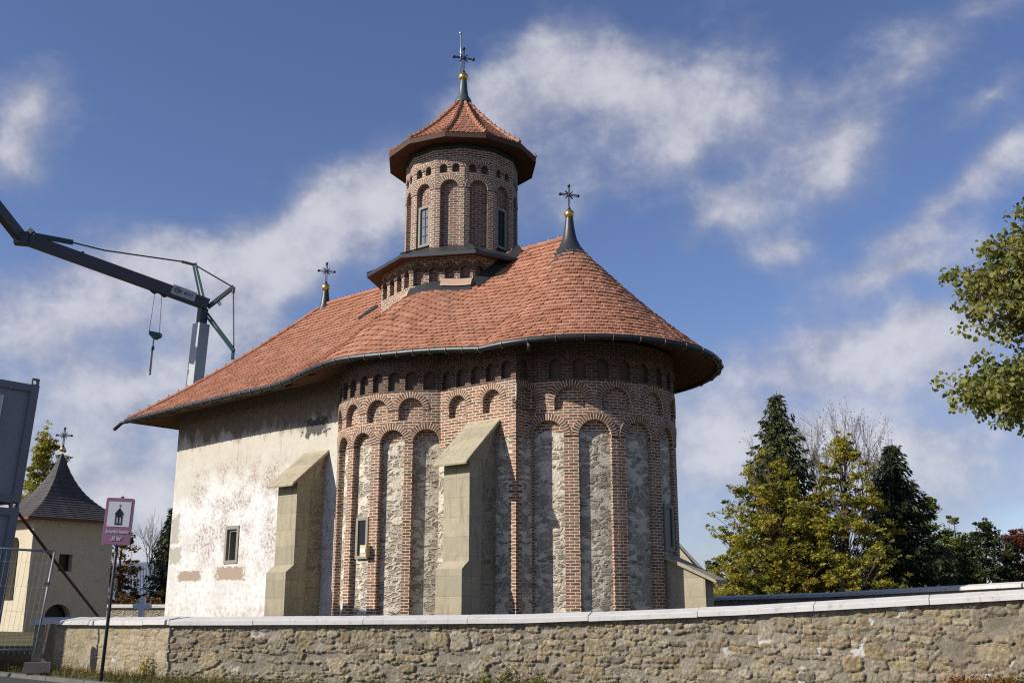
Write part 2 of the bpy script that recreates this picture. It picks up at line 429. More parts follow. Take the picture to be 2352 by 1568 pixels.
def tile_mat():
    m, nt, b = newmat('clay_roof_tile', .82, 0, .25)
    g = nt.nodes.new('ShaderNodeNewGeometry'); p = g.outputs['Position']
    ri = g.outputs['Random Per Island']
    c = rp(nt, ri, [(0, (.18, .08, .048)), (.04, (.285, .122, .070)), (.35, (.325, .146, .086)), (.7, (.355, .163, .098)), (1, (.41, .20, .128))])
    c = mx(nt, ma(nt, 'MULTIPLY', sm(nt, nz(nt, p, .55, 5, .6), .52, .72), .45), c, (.27, .16, .11))
    c = mx(nt, ma(nt, 'MULTIPLY', sm(nt, nz(nt, p, 14, 4), .55, .75), .3), c, (.15, .075, .05))
    x_, y_, z_ = xyz(nt, p)
    strk = nz(nt, comb(nt, ma(nt, 'MULTIPLY', x_, 2.2), ma(nt, 'MULTIPLY', y_, 2.2), ma(nt, 'MULTIPLY', z_, .5)), 1.0, 6, .65)
    c = mx(nt, ma(nt, 'MULTIPLY', sm(nt, strk, .54, .74), .5), c, (.17, .10, .065))
    lich = sm(nt, nz(nt, p, 7, 6, .75), .63, .70)
    c = mx(nt, ma(nt, 'MULTIPLY', lich, .45), c, (.33, .29, .22))
    setc(nt, b, c); bump(nt, b, nz(nt, p, 45, 4), .15, .01)
    return m
M['tile'] = tile_mat()
M['roof_under'] = plain('roof_battens', (.10, .055, .04), .9)
def wood(name, c, sx=9.0):
    m, nt, b = newmat(name, .85, 0, .2)
    p = posn(nt); uv = uvn(nt)
    u, z, _ = xyz(nt, uv)
    n = nz(nt, vm(nt, 'MULTIPLY', uv, (sx, 1.2, 1)), 1.0, 6, .6)
    gap = ma(nt, 'LESS_THAN', ma(nt, 'FRACT', ma(nt, 'MULTIPLY', u, 1 / .14)), .07)
    cc = mx(nt, n, tuple(q * .6 for q in c), tuple(min(1, q * 1.35) for q in c))
    cc = mx(nt, ma(nt, 'MULTIPLY', gap, .8), cc, tuple(q * .15 for q in c))
    setc(nt, b, cc); bump(nt, b, ma(nt, 'SUBTRACT', n, gap), .3, .01)
    return m
M['soffit'] = wood('soffit_boards', (.13, .065, .04))
M['soffit_dark'] = wood('tower_soffit_boards', (.085, .042, .026))
M['darkwood'] = plain('dark_timber', (.075, .042, .028), .8, var=.35, scale=9)
M['lead'] = plain('dark_sheet_metal', (.060, .064, .066), .45, .55, var=.3, scale=5, bmp=.08)
M['gutter'] = plain('patina_gutter', (.045, .05, .05), .42, .6, var=.35, scale=4)
M['copper'] = plain('new_copper_flashing', (.62, .42, .30), .42, .4, var=.12, scale=3)
M['bracket'] = plain('copper_bracket', (.34, .20, .13), .5, .5, var=.3)
M['gold'] = plain('gilded_ball', (.68, .46, .13), .28, .95, var=.25, scale=8)
M['iron'] = plain('wrought_iron', (.045, .05, .05), .5, .6, var=.3)
M['rod'] = plain('lightning_rod_metal', (.46, .50, .47), .35, .8)
M['frame_stone'] = plain('window_frame_stone', (.24, .225, .18), .9, var=.2, scale=8, bmp=.15)
def glass(name, c=(.010, .011, .013), rough=.35):
    m, nt, b = newmat(name, rough, 0, .5); b.inputs['Base Color'].default_value = c4(c); b.inputs['Specular IOR Level'].default_value = .25; return m
M['glass'] = glass('dark_window_glass')
M['bright_glass'] = glass('painted_sky_glass', (.16, .175, .20), .05)  # pale sky reflection put into the pane colour
M['green_band'] = plain('green_glazed_tile', (.028, .055, .042), .4, var=.5, scale=12)
M['white_coping'] = plain('white_painted_coping', (.72, .71, .69), .8, var=.10, scale=2.5, bmp=.08)
M['concrete'] = plain('concrete', (.30, .28, .25), .9, var=.25, scale=5, bmp=.2)
M['galv'] = plain('galvanised_steel', (.42, .43, .43), .45, .6, var=.2)
# ------------------------------------------------------------------ ground
WALL = [(-16.5, 26.9), (-11.05, 24.05), (-6.54, 21.0), (-3.3, 20.15), (.19, 19.4), (3.9, 18.25), (7.3, 16.8), (10.4, 15.2), (15.0, 12.6)]
WTOP = [1.40, 1.42, 1.46, 1.48, 1.51, 1.66, 1.87, 2.07, 2.3]
WBOT = [.45, .42, .30, .22, .2, .30, .46, .60, .8]
def ipl(x, xs, ys):
    return float(np.interp(x, xs, ys))
WX = [w[0] for w in WALL]; WY = [w[1] for w in WALL]
def ground_z(x, y):
    yw = ipl(x, WX, WY); zb = ipl(x, WX, WBOT)
    dd = y - yw
    if dd > 0.15:
        return .72 + min(dd, 30) * .004
    t = (y - (yw - 1.25)) / 1.25
    road = .0 + max(0.0, min(1.0, y / (yw - 1.25))) * (zb - .13)
    if t <= 0: return road
    return zb - .03 + .02 * min(1, t * 3) if t > 0 else road
def grid_mesh(name, xs, ys, zf, mat):
    mb = MB(); nx = len(xs)
    vs = [(x, y, zf(x, y)) for y in ys for x in xs]
    fs = [(j * nx + i, j * nx + i + 1, (j + 1) * nx + i + 1, (j + 1) * nx + i) for j in range(len(ys) - 1) for i in range(nx - 1)]
    mb.add(vs, fs, [(v[0], v[1]) for v in vs])
    return mb.build(name, mat, None, True)
def ground_mat():
    m, nt, b = newmat('churchyard_soil_and_grass', .95, 0, .1)
    p = posn(nt)
    c = mx(nt, sm(nt, nz(nt, p, .6, 6, .6), .4, .6), (.075, .085, .03), (.16, .12, .075))
    c = mx(nt, nz(nt, p, 14, 5), mx(nt, .5, c, (.03, .03, .015)), c)
    setc(nt, b, c); bump(nt, b, nz(nt, p, 20, 5), .5, .03); return m
def asphalt_mat():
    m, nt, b = newmat('asphalt', .92, 0, .2)
    p = posn(nt)
    c = mx(nt, nz(nt, p, 60, 4, .7), (.035, .035, .036), (.085, .082, .078))
    c = mx(nt, ma(nt, 'MULTIPLY', sm(nt, nz(nt, p, .8, 5), .5, .7), .5), c, (.11, .10, .09))
    setc(nt, b, c); bump(nt, b, nz(nt, p, 90, 3), .3, .01); return m
M['soil'] = ground_mat(); M['asphalt'] = asphalt_mat()
xs = [-900, -300, -120, -60] + [i * 1.0 for i in range(-40, 41)] + [60, 120, 300, 900]
gm_ = MB()
def gcol(x):
    yw = ipl(x, WX, WY); zb = ipl(x, WX, WBOT)
    r_ = [(-200, 0), (-30, 0), (0, 0)] + [(q_ * (yw - 1.25), ground_z(x, q_ * (yw - 1.25) - 1e-3) - .02) for q_ in (.25, .5, .75, .95)] + [(yw - 1.25, zb - .15), (yw - 1.2, zb - .06), (yw - .6, zb - .03), (yw - .1, zb), (yw + .18, zb), (yw + .24, .72)]
    return [(x, y_, z_) for y_, z_ in r_ + [(yw + 5, .74), (yw + 15, .78), (90, .84), (200, .84), (1500, .84)]]
cols_ = [gcol(x) for x in xs]; ng = len(cols_[0])
gm_.add([q for c_ in cols_ for q in c_], [(i * ng + j, (i + 1) * ng + j, (i + 1) * ng + j + 1, i * ng + j + 1) for i in range(len(xs) - 1) for j in range(ng - 1)])
tag(gm_.build('ground', M['soil'], None, False), kind='structure')
road = MB()
rx = [-60, -30, -20, -16.5] + [i * .75 for i in range(-21, 21)] + [16, 20, 30, 60]
for a, b_ in zip(rx[:-1], rx[1:]):
    for k in range(12):
        def rpnt(x, k): 
            ye = ipl(x, WX, WY) - 1.25; y = -8 + (ye + 8) * k / 12
            return (x, y, ground_z(x, min(y, ye - 1e-4)) + .012)
        road.quad(rpnt(a, k), rpnt(b_, k), rpnt(b_, k + 1), rpnt(a, k + 1))
tag(road.build('road', M['asphalt']), kind='structure')
kerb = MB()
kx = [i * 1.0 for i in range(-24, 16)]
for a, b_ in zip(kx[:-1], kx[1:]):
    pa = Vector((a, ipl(a, WX, WY) - 1.25, ground_z(a, ipl(a, WX, WY) - 1.26) + .03))
    pb = Vector((b_, ipl(b_, WX, WY) - 1.25, ground_z(b_, ipl(b_, WX, WY) - 1.26) + .03))
    t_ = (pb - pa).normalized() * .008
    kerb.bar(pa + t_, pb - t_, .12, .12)
tag(kerb.build('kerb', plain('dark_kerb_stone', (.13, .125, .115), .95, var=.35, scale=4, bmp=.3)), kind='structure')

# ------------------------------------------------------------------ church frame: t = metres west of the bay corner, v = metres south of the axis
A = R(40)
E_ = Vector((math.cos(A), -math.sin(A), 0)); S_ = Vector((-math.sin(A), -math.cos(A), 0))
C0 = Vector((.094, 26.0, 0)); HW = 3.3
def CH(t, v, z=0.0):
    q = C0 - E_ * t + S_ * (v - HW)
    return Vector((q.x, q.y, z))
church = thing('church', CH(5, 0, .75), 'small medieval church of brick and stone with red tiled roof and round tower', 'church')
Z0 = .55

class Path:                                   # wall line in plan: straight and circular pieces; returns point and outward normal
    def __init__(s): s.seg = []; s.L = 0.0
    def line(s, a, b, n):
        l = (b - a).length; s.seg.append(('l', s.L, l, a, b, n)); s.L += l; return s
    def arc(s, c, r, a0, a1):                 # angle measured so that direction = E cos + S sin
        l = abs(a1 - a0) * r; s.seg.append(('a', s.L, l, c, r, a0, a1)); s.L += l; return s
    def __call__(s, w):
        for q in s.seg:
            if w <= q[1] + q[2] + 1e-9: break
        f = min(max((w - q[1]) / q[2], 0), 1)
        if q[0] == 'l':
            return q[3].lerp(q[4], f), q[5]
        a = q[5] + (q[6] - q[5]) * f
        n = E_ * math.cos(a) + S_ * math.sin(a)
        return q[3] + n * q[4], n

def facade(mb, path, w0, w1, z0, z1, niches, depth, mo=0, mback=1, mring=2, ringw=.17, step=.2, proud=.018, back_m=None):
    """outer skin with arched (or flat-headed) recesses. niche = (w, half width, z_bottom, z_spring[, 'rect'])"""
    def pt(w, z, d=0.0):
        q, n = path(w)
        return (q.x - n.x * d, q.y - n.y * d, z)
    def strip(a, b, za, zb, d=0.0, m=0):
        k = max(1, int(math.ceil((b - a) / step)))
        for i in range(k):
            u, v_ = a + (b - a) * i / k, a + (b - a) * (i + 1) / k
            mb.quad(pt(u, za, d), pt(v_, za, d), pt(v_, zb, d), pt(u, zb, d), [(u, za), (v_, za), (v_, zb), (u, zb)], m)
    cur = w0
    for ni in sorted(niches, key=lambda q: q[0]):
        wc, a, zb, zs = ni[:4]; rect = len(ni) > 4 and ni[4] == 'rect'
        l, r_ = wc - a, wc + a
        if l > cur + 1e-4: strip(cur, l, z0, z1, 0, mo)
        if zb > z0: strip(l, r_, z0, zb, 0, mo)
        K = 12
        ws = [wc - a * math.cos(math.pi * i / K) for i in range(K + 1)]
        zz = [zs if rect else zs + math.sqrt(max(0, a * a - (w - wc) ** 2)) for w in ws]
        for i in range(K):
            mb.quad(pt(ws[i], zz[i]), pt(ws[i + 1], zz[i + 1]), pt(ws[i + 1], z1), pt(ws[i], z1),
                    [(ws[i], zz[i]), (ws[i + 1], zz[i + 1]), (ws[i + 1], z1), (ws[i], z1)], mo)
            mb.quad(pt(ws[i], zz[i]), pt(ws[i], zz[i], depth), pt(ws[i + 1], zz[i + 1], depth), pt(ws[i + 1], zz[i + 1]),
                    [(i * .08, 0), (i * .08, depth), ((i + 1) * .08, depth), ((i + 1) * .08, 0)], mring if mring is not None else mo)
            zlo = max(zb, z0)
            mb.quad(pt(ws[i], zlo, depth), pt(ws[i + 1], zlo, depth), pt(ws[i + 1], zz[i + 1], depth), pt(ws[i], zz[i], depth),
                    [(ws[i], zlo), (ws[i + 1], zlo), (ws[i + 1], zz[i + 1]), (ws[i], zz[i])], mback)
        zlo = max(zb, z0)
        for w, sgn in ((l, 1), (r_, -1)):
            q = [pt(w, zlo), pt(w, zlo, depth), pt(w, zs, depth), pt(w, zs)]
            uv_ = [(w, zlo), (w + depth, zlo), (w + depth, zs), (w, zs)]
            if sgn < 0: q, uv_ = q[::-1], uv_[::-1]
            mb.add(q, [(0, 1, 2, 3)], uv_, mo)
        if zb > z0:
            mb.quad(pt(l, zb), pt(r_, zb), pt(r_, zb, depth), pt(l, zb, depth), [(l, 0), (r_, 0), (r_, depth), (l, depth)], mo)
        if mring is not None and not rect:    # ring of voussoir bricks a little proud of the wall
            ro = a + ringw; K2 = 16
            ring = []
            for i in range(K2 + 1):
                ph = math.pi * i / K2
                c_, s_ = math.cos(ph), math.sin(ph)
                ring.append((wc - a * c_, zs + a * s_, wc - ro * c_, zs + ro * s_, ph * (a + ringw / 2)))
            for p_, q_ in zip(ring[:-1], ring[1:]):
                I0, O0, I1, O1 = (p_[0], p_[1]), (p_[2], p_[3]), (q_[0], q_[1]), (q_[2], q_[3])
                uv_ = [(p_[4], .2), (p_[4], .2 + ringw), (q_[4], .2 + ringw), (q_[4], .2)]
                mb.quad(pt(*I0, -proud), pt(*O0, -proud), pt(*O1, -proud), pt(*I1, -proud), uv_, mring)
                mb.quad(pt(*O0, -proud), pt(*O0, 0), pt(*O1, 0), pt(*O1, -proud), None, mring)
                mb.quad(pt(*I0, 0), pt(*I0, -proud), pt(*I1, -proud), pt(*I1, 0), None, mring)
        cur = r_
    if cur < w1 - 1e-4: strip(cur, w1, z0, z1, 0, mo)

Z1, Z2, Z3, ZT = 6.43, 7.22, 7.94, 8.26      # tops of the tall row, the second row, the small arch frieze, the wall
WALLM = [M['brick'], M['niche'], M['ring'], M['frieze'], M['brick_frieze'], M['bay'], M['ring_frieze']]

# south wall of the altar bay + south apse
SE = CH(0, HW); tS, RS, AS = 4.65, 2.72, R(48.5)
CS = CH(tS, HW - .663 * RS)
bay_end = CH(2.63, HW)
bay = Path().line(SE, bay_end, S_)
m_ = MB()
facade(m_, bay, 0, bay.L, Z0, 5.98, [], .2, 5, 5, None)
facade(m_, bay, 0, bay.L, 5.98, Z1, [], .2, 0, 0, None)
facade(m_, bay, 0, bay.L, Z1, Z2, [(.80, .31, Z1 + .03, 6.75), (2.0, .31, Z1 + .03, 6.75)], .17, 0, 0, 2)
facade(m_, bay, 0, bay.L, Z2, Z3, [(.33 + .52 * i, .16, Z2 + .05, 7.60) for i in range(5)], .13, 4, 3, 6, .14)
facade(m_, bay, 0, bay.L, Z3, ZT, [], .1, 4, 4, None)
m_.build('altar_bay_wall', WALLM, church)

def apse(name, pth, tall, mid, small, da, dm, ds, dep=.17):
    mb = MB()
    w0_ = 0.0
    if dep < .15:
        w0_ = SHL; facade(mb, pth, 0, SHL, Z0, Z1, [], .2, 5, 5, None)
    facade(mb, pth, w0_, pth.L, Z0, Z1, [(w, da, Z0, Z1 - .21 - da) for w in tall], dep, 0, 1, 2)
    facade(mb, pth, 0, pth.L, Z1, Z2, [(w, dm, Z1 + .03, Z2 - .15 - dm) for w in mid], min(.15, dep), 0, 0, 2)
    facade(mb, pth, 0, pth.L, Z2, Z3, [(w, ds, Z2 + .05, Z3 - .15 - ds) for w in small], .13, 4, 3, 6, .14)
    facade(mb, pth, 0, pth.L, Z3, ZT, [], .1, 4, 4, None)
    return mb.build(name, WALLM, church)
def psiw(psi, R_, psi0):                      # arc position of a given angle (psi0 = start angle), travelling towards smaller psi
    return (psi0 - psi) * R_
# south apse: psi = angle from south towards east -> E/S angle = 90 - psi
pthS = Path().arc(CS, RS, R(90) - AS, R(90) + AS)
wS = lambda deg: (AS - R(deg)) * RS
south_apse = apse('south_apse_wall', pthS, [wS(q) for q in (40.8, 21, 0, -21, -41)], [wS(q) for q in (31.5, 10.5, -10.5, -31.5)],
                  [wS(q) for q in (42, 31.5, 21, 10.5, 0, -10.5, -21, -31.5, -42)], .362, .335, .165)
# east apse with the narrow shoulder
RE = 2.74; CE = CH(.58, 0); PSI0 = math.acos(.58 / RE)
sh_end = CH(0, RE * math.sin(PSI0))
pthE = Path().line(SE, sh_end, E_).arc(CE, RE, PSI0, -PSI0)
SHL = (sh_end - SE).length
wE = lambda deg: SHL + (PSI0 - R(deg)) * RE
altar_apse = apse('altar_apse_wall', pthE, [wE(q) for q in (68.6, 43.4, 17.6, -7.8, -33.2, -58.8)],
                  [wE(q) for q in (56.4, 31.0, 5.2, -20.4, -46)] + [.36], [wE(64.2 - 12.9 * i) for i in range(11)] + [.33], .42, .40, .17, dep=.115)
# nave south wall with its window opening
pn = Path().line(CH(2.63 + 2 * .749 * RS, HW), CH(15.0, HW), S_)
T0 = 2.63 + 2 * .749 * RS
class Shift:                                  # same wall with w counted as t
    def __init__(s, p, o): s.p, s.o = p, o
    def __call__(s, w): return s.p(w - s.o)
m_ = MB()
facade(m_, Shift(pn, T0), T0, 15.0, Z0, ZT, [(11.55, .36, 2.95, 4.12, 'rect')], .42, 0, 0, None, step=1.5)
pw = Path().line(CH(15.0, HW), CH(15.0, -HW), -E_)
facade(m_, pw, 0, pw.L, Z0, ZT, [], .1, 0, 0, None, step=1.5)
pno = Path().line(CH(15.0, -HW), CH(0, -HW), -S_).line(CH(0, -HW), CH(0, -RE * math.sin(PSI0)), E_)
facade(m_, pno, 0, pno.L, Z0, ZT, [], .1, 0, 0, None, step=1.5)
nave_wall = m_.build('nave_wall', [M['nave']], church)
m_ = MB()
pN = Path().arc(CH(tS, -(HW - .663 * RS)), RS, R(270) - AS, R(270) + AS)
facade(m_, pN, 0, pN.L, Z0, ZT, [], .1, 0, 0, None)
m_.build('north_apse_wall', [M['brick']], church)

# ------------------------------------------------------------------ windows
def window(parent, c, n, w, h, depth_back, frame=.10, proud=.06, glassmat=None, muntin=False, name='window', fm=None):
    """c = centre on the wall plane, n = outward normal; stone surround with a stepped inner frame and a dark pane set back"""
    n = n.normalized(); r_ = Vector((0, 0, 1)).cross(n).normalized()
    mb = MB(); up = Vector((0, 0, 1)); ax = (r_, n, up)
    dm = depth_back + proud; off = n * (proud - dm / 2)
    for sx in (-1, 1):
        mb.box(c + r_ * sx * (w / 2 + frame / 2) + off, (frame, dm, h + 2 * frame), ax=ax)
        mb.box(c + r_ * sx * (w / 2 - .035) + n * (proud - .08 - (dm - .08) / 2), (.07, dm - .08, h), ax=ax)
    mb.box(c + up * (h / 2 + frame / 2) + off, (w, dm, frame), ax=ax)
    mb.box(c - up * (h / 2 + frame / 2) + off, (w, dm, frame), ax=ax)
    mb.box(c + up * (h / 2 - .035) + n * (proud - .08 - (dm - .08) / 2), (w - .14, dm - .08, .07), ax=ax)
    wn = mb.build(name, [fm or M['frame_stone']], parent)
    g = MB()
    g.box(c - n * (depth_back - .03), (w, .02, h), ax=ax)
    g.build('pane', [glassmat or M['glass']], wn)
    if muntin:
        k = MB()
        k.box(c - n * (depth_back - .05), (.022, .02, h - .1), ax=ax)
        for q in (-.25, 0, .25):
            k.box(c - n * (depth_back - .053) + up * q * h, (w - .14, .02, .02), ax=ax)
        k.build('muntin', [M['iron']], wn)
    return wn
qn, nn = Shift(pn, T0)(11.55)
window(church, Vector((qn.x, qn.y, 3.535)), nn, .50, .95, .36, frame=.10, proud=.03)
qn, nn = pthS(wS(0))
window(church, Vector((qn.x, qn.y, 3.42)) - nn * .11, nn, .30, .92, .05, frame=.085, proud=.02)
qn, nn = pthE(wE(-7.8))
window(church, Vector((qn.x, qn.y, 3.62)) - nn * .04, nn, .38, 1.0, .06, frame=.10, proud=.015)

# ------------------------------------------------------------------ buttresses
def buttress(c, out, w, zt, zl, Pc, body, plinth, zp):
    """c = wall point, out = outward direction"""
    r_ = Vector((0, 0, 1)).cross(out).normalized()
    mb = MB()
    sl = (zt - zl) / Pc
    def prism(prof, hw, mb, m=0, mside=None):
        k = len(prof)
        L = [c + out * d_ - r_ * hw + Vector((0, 0, z)) for d_, z in prof]
        Rr = [c + out * d_ + r_ * hw + Vector((0, 0, z)) for d_, z in prof]
        mb.add(Rr[::-1], [tuple(range(k))], [(q[0], q[1]) for q in prof][::-1], mside if mside is not None else m)
        mb.add(L, [tuple(range(k))], [(q[0] + .3, q[1]) for q in prof], mside if mside is not None else m)
        for i in range(k):
            j = (i + 1) % k
            lz = (Vector((prof[i][0], prof[i][1])) - Vector((prof[j][0], prof[j][1]))).length
            vert = abs(prof[i][0] - prof[j][0]) < 1e-4
            uv_ = [(-hw, prof[i][1]), (hw, prof[i][1]), (hw, prof[j][1]), (-hw, prof[j][1])] if vert else [(-hw, 0), (hw, 0), (hw, lz), (-hw, lz)]
            mb.add([L[i], Rr[i], Rr[j], L[j]], [(0, 1, 2, 3)], uv_, m)
    zb = zl + (Pc - body) * sl - .10
    if plinth > body:
        prof = [(-.3, Z0), (plinth, Z0), (plinth, zp - .2), (body, zp), (body, zb), (-.3, zb + (body + .3) * sl)]
    else:
        prof = [(-.3, Z0), (body, Z0), (body, zb), (-.3, zb + (body + .3) * sl)]
    prism(prof, w / 2, mb, 0)
    # rubble infill near the wall on both flanks
    if plinth > body:
        for sg in (-1, 1):
            q = [(.02, Z0), (body - .42, Z0), (body - .5, zb - .3), (.02, zb + (body - .02) * sl - .12)]
            o_ = r_ * sg * (w / 2 + .004)
            mb.add([c + out * d_ + o_ + Vector((0, 0, z)) for d_, z in (q if sg < 0 else q[::-1])], [(0, 1, 2, 3)],
                   [(d_ + sg * 3, z) for d_, z in (q if sg < 0 else q[::-1])], 1)
    ob = mb.build('buttress', [M['ashlar'], M['butt_stone']], church)
    cb = MB()
    capw = w / 2 + .14; th = .09
    prism([(-.05, zt + .05 * sl - th), (Pc, zl - th * .6), (Pc + .01, zl - .01), (Pc - .03, zl + .03 * sl + .02), (-.05, zt + .05 * sl + .02)], capw, cb, 0)
    cb.build('buttress_cap', [M['ashlar']], ob)
    return ob
buttress(CH(7.66, HW), S_, .86, 6.07, 4.99, 1.27, .98, 1.24, 2.78)
buttress(CH(1.08, HW), S_, .86, 6.24, 5.05, 1.25, .98, 1.22, 2.72)
qn, nn = pthE(wE(-7.8))
buttress(Vector((qn.x, qn.y, 0)) - nn * .2, nn, .52, 2.98, 2.26, 1.52, 1.18, 1.18, 0)

# small lamp box fixed to the pilaster beside the apse window
qn, nn = pthS(wS(10.0)); r_ = Vector((0, 0, 1)).cross(nn)
lb = MB(); c_ = Vector((qn.x, qn.y, 3.06)) + nn * .10 - r_ * .14
lb.box(c_, (.20, .18, .30), ax=(r_, nn, Vector((0, 0, 1)))); 
lbo = lb.build('lamp_box', [plain('cream_plastic_box', (.55, .46, .26), .5)], church)
lb = MB(); lb.box(c_ + nn * .095, (.15, .02, .12), ax=(r_, nn, Vector((0, 0, 1)))); lb.build('lamp_lens', [plain('frosted_lens', (.75, .75, .72), .3)], lbo)

# ------------------------------------------------------------------ main roof
REV = 3.95
TA, TF, ZR = .70, 11.57, 12.05
half = []                                     # (t, v, z, ridge t): south half of the eave from the east axis to the west axis
for i in range(19):
    a = R(90) * i / 18
    half.append((.58 - REV * math.cos(a), REV * math.sin(a), 8.10 - .10 * (i / 18) ** 3, TA))
def eave(px, py, v):                           # eave point at v metres south of the axis, on that line of sight
    r_, den = ratio(py); a_ = (px - 1176) / (F * den)
    Y = (v - HW - (S_.x * -C0.x + S_.y * -C0.y)) / (S_.x * a_ + S_.y)
    d_ = Vector((a_ * Y, Y, 0)) - C0
    return (-d_.dot(E_), v, EYE + r_ * Y + .05)
CTRL = [(.58, 3.95, 8.0)] + [eave(*q) for q in ((1209, 782, 3.96), (1092, 791, 4.02), (983, 805, 4.22), (864, 818, 4.58), (786, 824, 4.82), (751, 833, 4.86),
        (726, 844, 4.82), (692, 863, 4.75), (667, 877, 4.66), (629, 890, 4.6), (551, 905, 4.58), (420, 936, 4.58))]
CTRL += [(16.1, 4.6, 7.81)]
CTRL = [CTRL[0]] + [q for q in CTRL[1:] if q[0] > .75]
ct = [q[0] for q in CTRL]
NSEG = 62
for i in range(1, NSEG + 1):
    t = .58 + (16.1 - .58) * i / NSEG
    half.append((t, ipl(t, ct, [q[1] for q in CTRL]), ipl(t, ct, [q[2] for q in CTRL]), TA + (TF - TA) * (t - .58) / (16.1 - .58)))
for k in range(9):                            # soften the corners of the control polygon
    for i in range(20, len(half) - 1):
        a_, b_, c_ = half[i - 1], half[i], half[i + 1]
        half[i] = (b_[0], (a_[1] + 2 * b_[1] + c_[1]) / 4, (a_[2] + 2 * b_[2] + c_[2]) / 4, b_[3])
for i in range(1, 13):
    half.append((16.1, 4.6 * (1 - i / 12), 7.81, TF))
loop = half + [(t, -v, z, tr) for (t, v, z, tr) in half[-2:0:-1]]
NL = len(loop)
SWI_ = 19 + NSEG - 1
def g_(r): return .80 * r + .20 * r * r
def rpt(i, r, dz=0.0):
    t, v, z, tr = loop[i % NL]
    sg = 1.4 if t > 5.2 else 1.35
    bl = .66 * math.exp(-((t - 5.2) / sg) ** 2) * math.sin(math.pi * r) * (lambda q_: q_ * q_ * (3 - 2 * q_))(min(1.0, max(0.0, (t - .58) / 3.2)))
    return CH(t + (tr - t) * r, v * (1 - r), z + (ZR - z) * g_(r) + bl + dz)
mb = MB(); RB = 14
for i in range(NL):
    for k in range(RB):
        r0, r1 = k / RB, (k + 1) / RB
        mb.quad(rpt(i, r0, -.03), rpt(i + 1, r0, -.03), rpt(i + 1, r1, -.03), rpt(i, r1, -.03))
roof = mb.build('roof', [M['roof_under']], church)
# every course of beaver-tail tiles
tv = []; 
rows = 27; prev_n = None
def course(r):
    pts = [rpt(i, r) for i in range(NL + 1)]
    cum = [0.0]
    for a_, b_ in zip(pts[:-1], pts[1:]): cum.append(cum[-1] + (b_ - a_).length)
    return pts, cum
tiles = MB()
for j in range(rows):
    r0 = j / rows * .985
    r1 = min(.995, r0 + 1.55 / rows)
    pts, cum = course(r0); Lc = cum[-1]
    n = max(6, int(Lc / .168)); stp = Lc / n
    idx = 0
    for q in range(n):
        s_ = (q + (.5 if j % 2 else 0)) * stp
        if s_ >= Lc: s_ -= Lc; idx = 0
        while idx < NL - 1 and cum[idx + 1] < s_: idx += 1
        f = (s_ - cum[idx]) / max(1e-6, cum[idx + 1] - cum[idx])
        Lp = pts[idx].lerp(pts[idx + 1], f)
        Up = rpt(idx, r1).lerp(rpt(idx + 1, r1), f)
        T = (pts[idx + 1] - pts[idx]).normalized()
        Dn = (Lp - Up); ln = Dn.length; Dn.normalize()
        Nn = T.cross(Dn).normalized()
        if Nn.z < 0: Nn = -Nn
        if ln < .02: continue
        ln = min(ln, .40)
        hw = stp * .487; jit = random.uniform(-.010, .012) - (.035 if random.random() < .006 else 0); lift = .042 + random.uniform(-.008, .014); tw = random.uniform(-.016, .016)
        B = Lp + Nn * lift + Dn * (jit + .01)
        U = Lp - Dn * ln + Nn * .002
        a_ = B - T * hw - Dn * (.055 - tw); b_ = B - T * hw * .6 - Dn * .014; c_ = B + T * hw * .6 - Dn * .014; d_ = B + T * hw - Dn * (.055 + tw)
        k = Nn * -.032
        tiles.add([a_, b_, c_, d_, U + T * hw, U - T * hw, a_ + k, b_ + k, c_ + k, d_ + k],
                  [(0, 1, 2, 3, 4, 5), (6, 7, 1, 0), (7, 8, 2, 1), (8, 9, 3, 2), (9, 4, 3), (5, 6, 0)])
tiles.build('roof_tiles', [M['tile']], roof)
# ridge and hip tiles with little hooks
def ridge_run(mb, pts, r=.085, hook=True, pitch=.36):
    cum = [0.0]
    for a_, b_ in zip(pts[:-1], pts[1:]): cum.append(cum[-1] + (b_ - a_).length)
    n = int(cum[-1] / pitch); idx = 0
    def at(s_):
        i = 0
        while i < len(pts) - 2 and cum[i + 1] < s_: i += 1
        f = (s_ - cum[i]) / max(1e-6, cum[i + 1] - cum[i]); return pts[i].lerp(pts[i + 1], f)
    for q in range(n):
        a_, b_ = at(q * pitch), at(min(cum[-1], (q + 1.12) * pitch))
        mb.tube([a_ + Vector((0, 0, .015)), b_ + Vector((0, 0, .0))], r, 8, r2=r * .82)
        if hook:
            t_ = (b_ - a_).normalized()
            mb.tube([a_ + t_ * .05 + Vector((0, 0, r * .6)), a_ + t_ * .03 + Vector((0, 0, r + .07))], .028, 5, r2=.018)
SWI = 19 + NSEG - 1
rt = MB()
ridge_run(rt, [rpt(SWI, k / 12, .03) for k in range(13)])
ridge_run(rt, [rpt(NL - SWI, k / 12, .03) for k in range(13)])
ridge_run(rt, [CH(TF, 0, ZR + .02), CH(TA, 0, ZR + .02)])
rt.build('ridge_tiles', [M['tile']], roof)
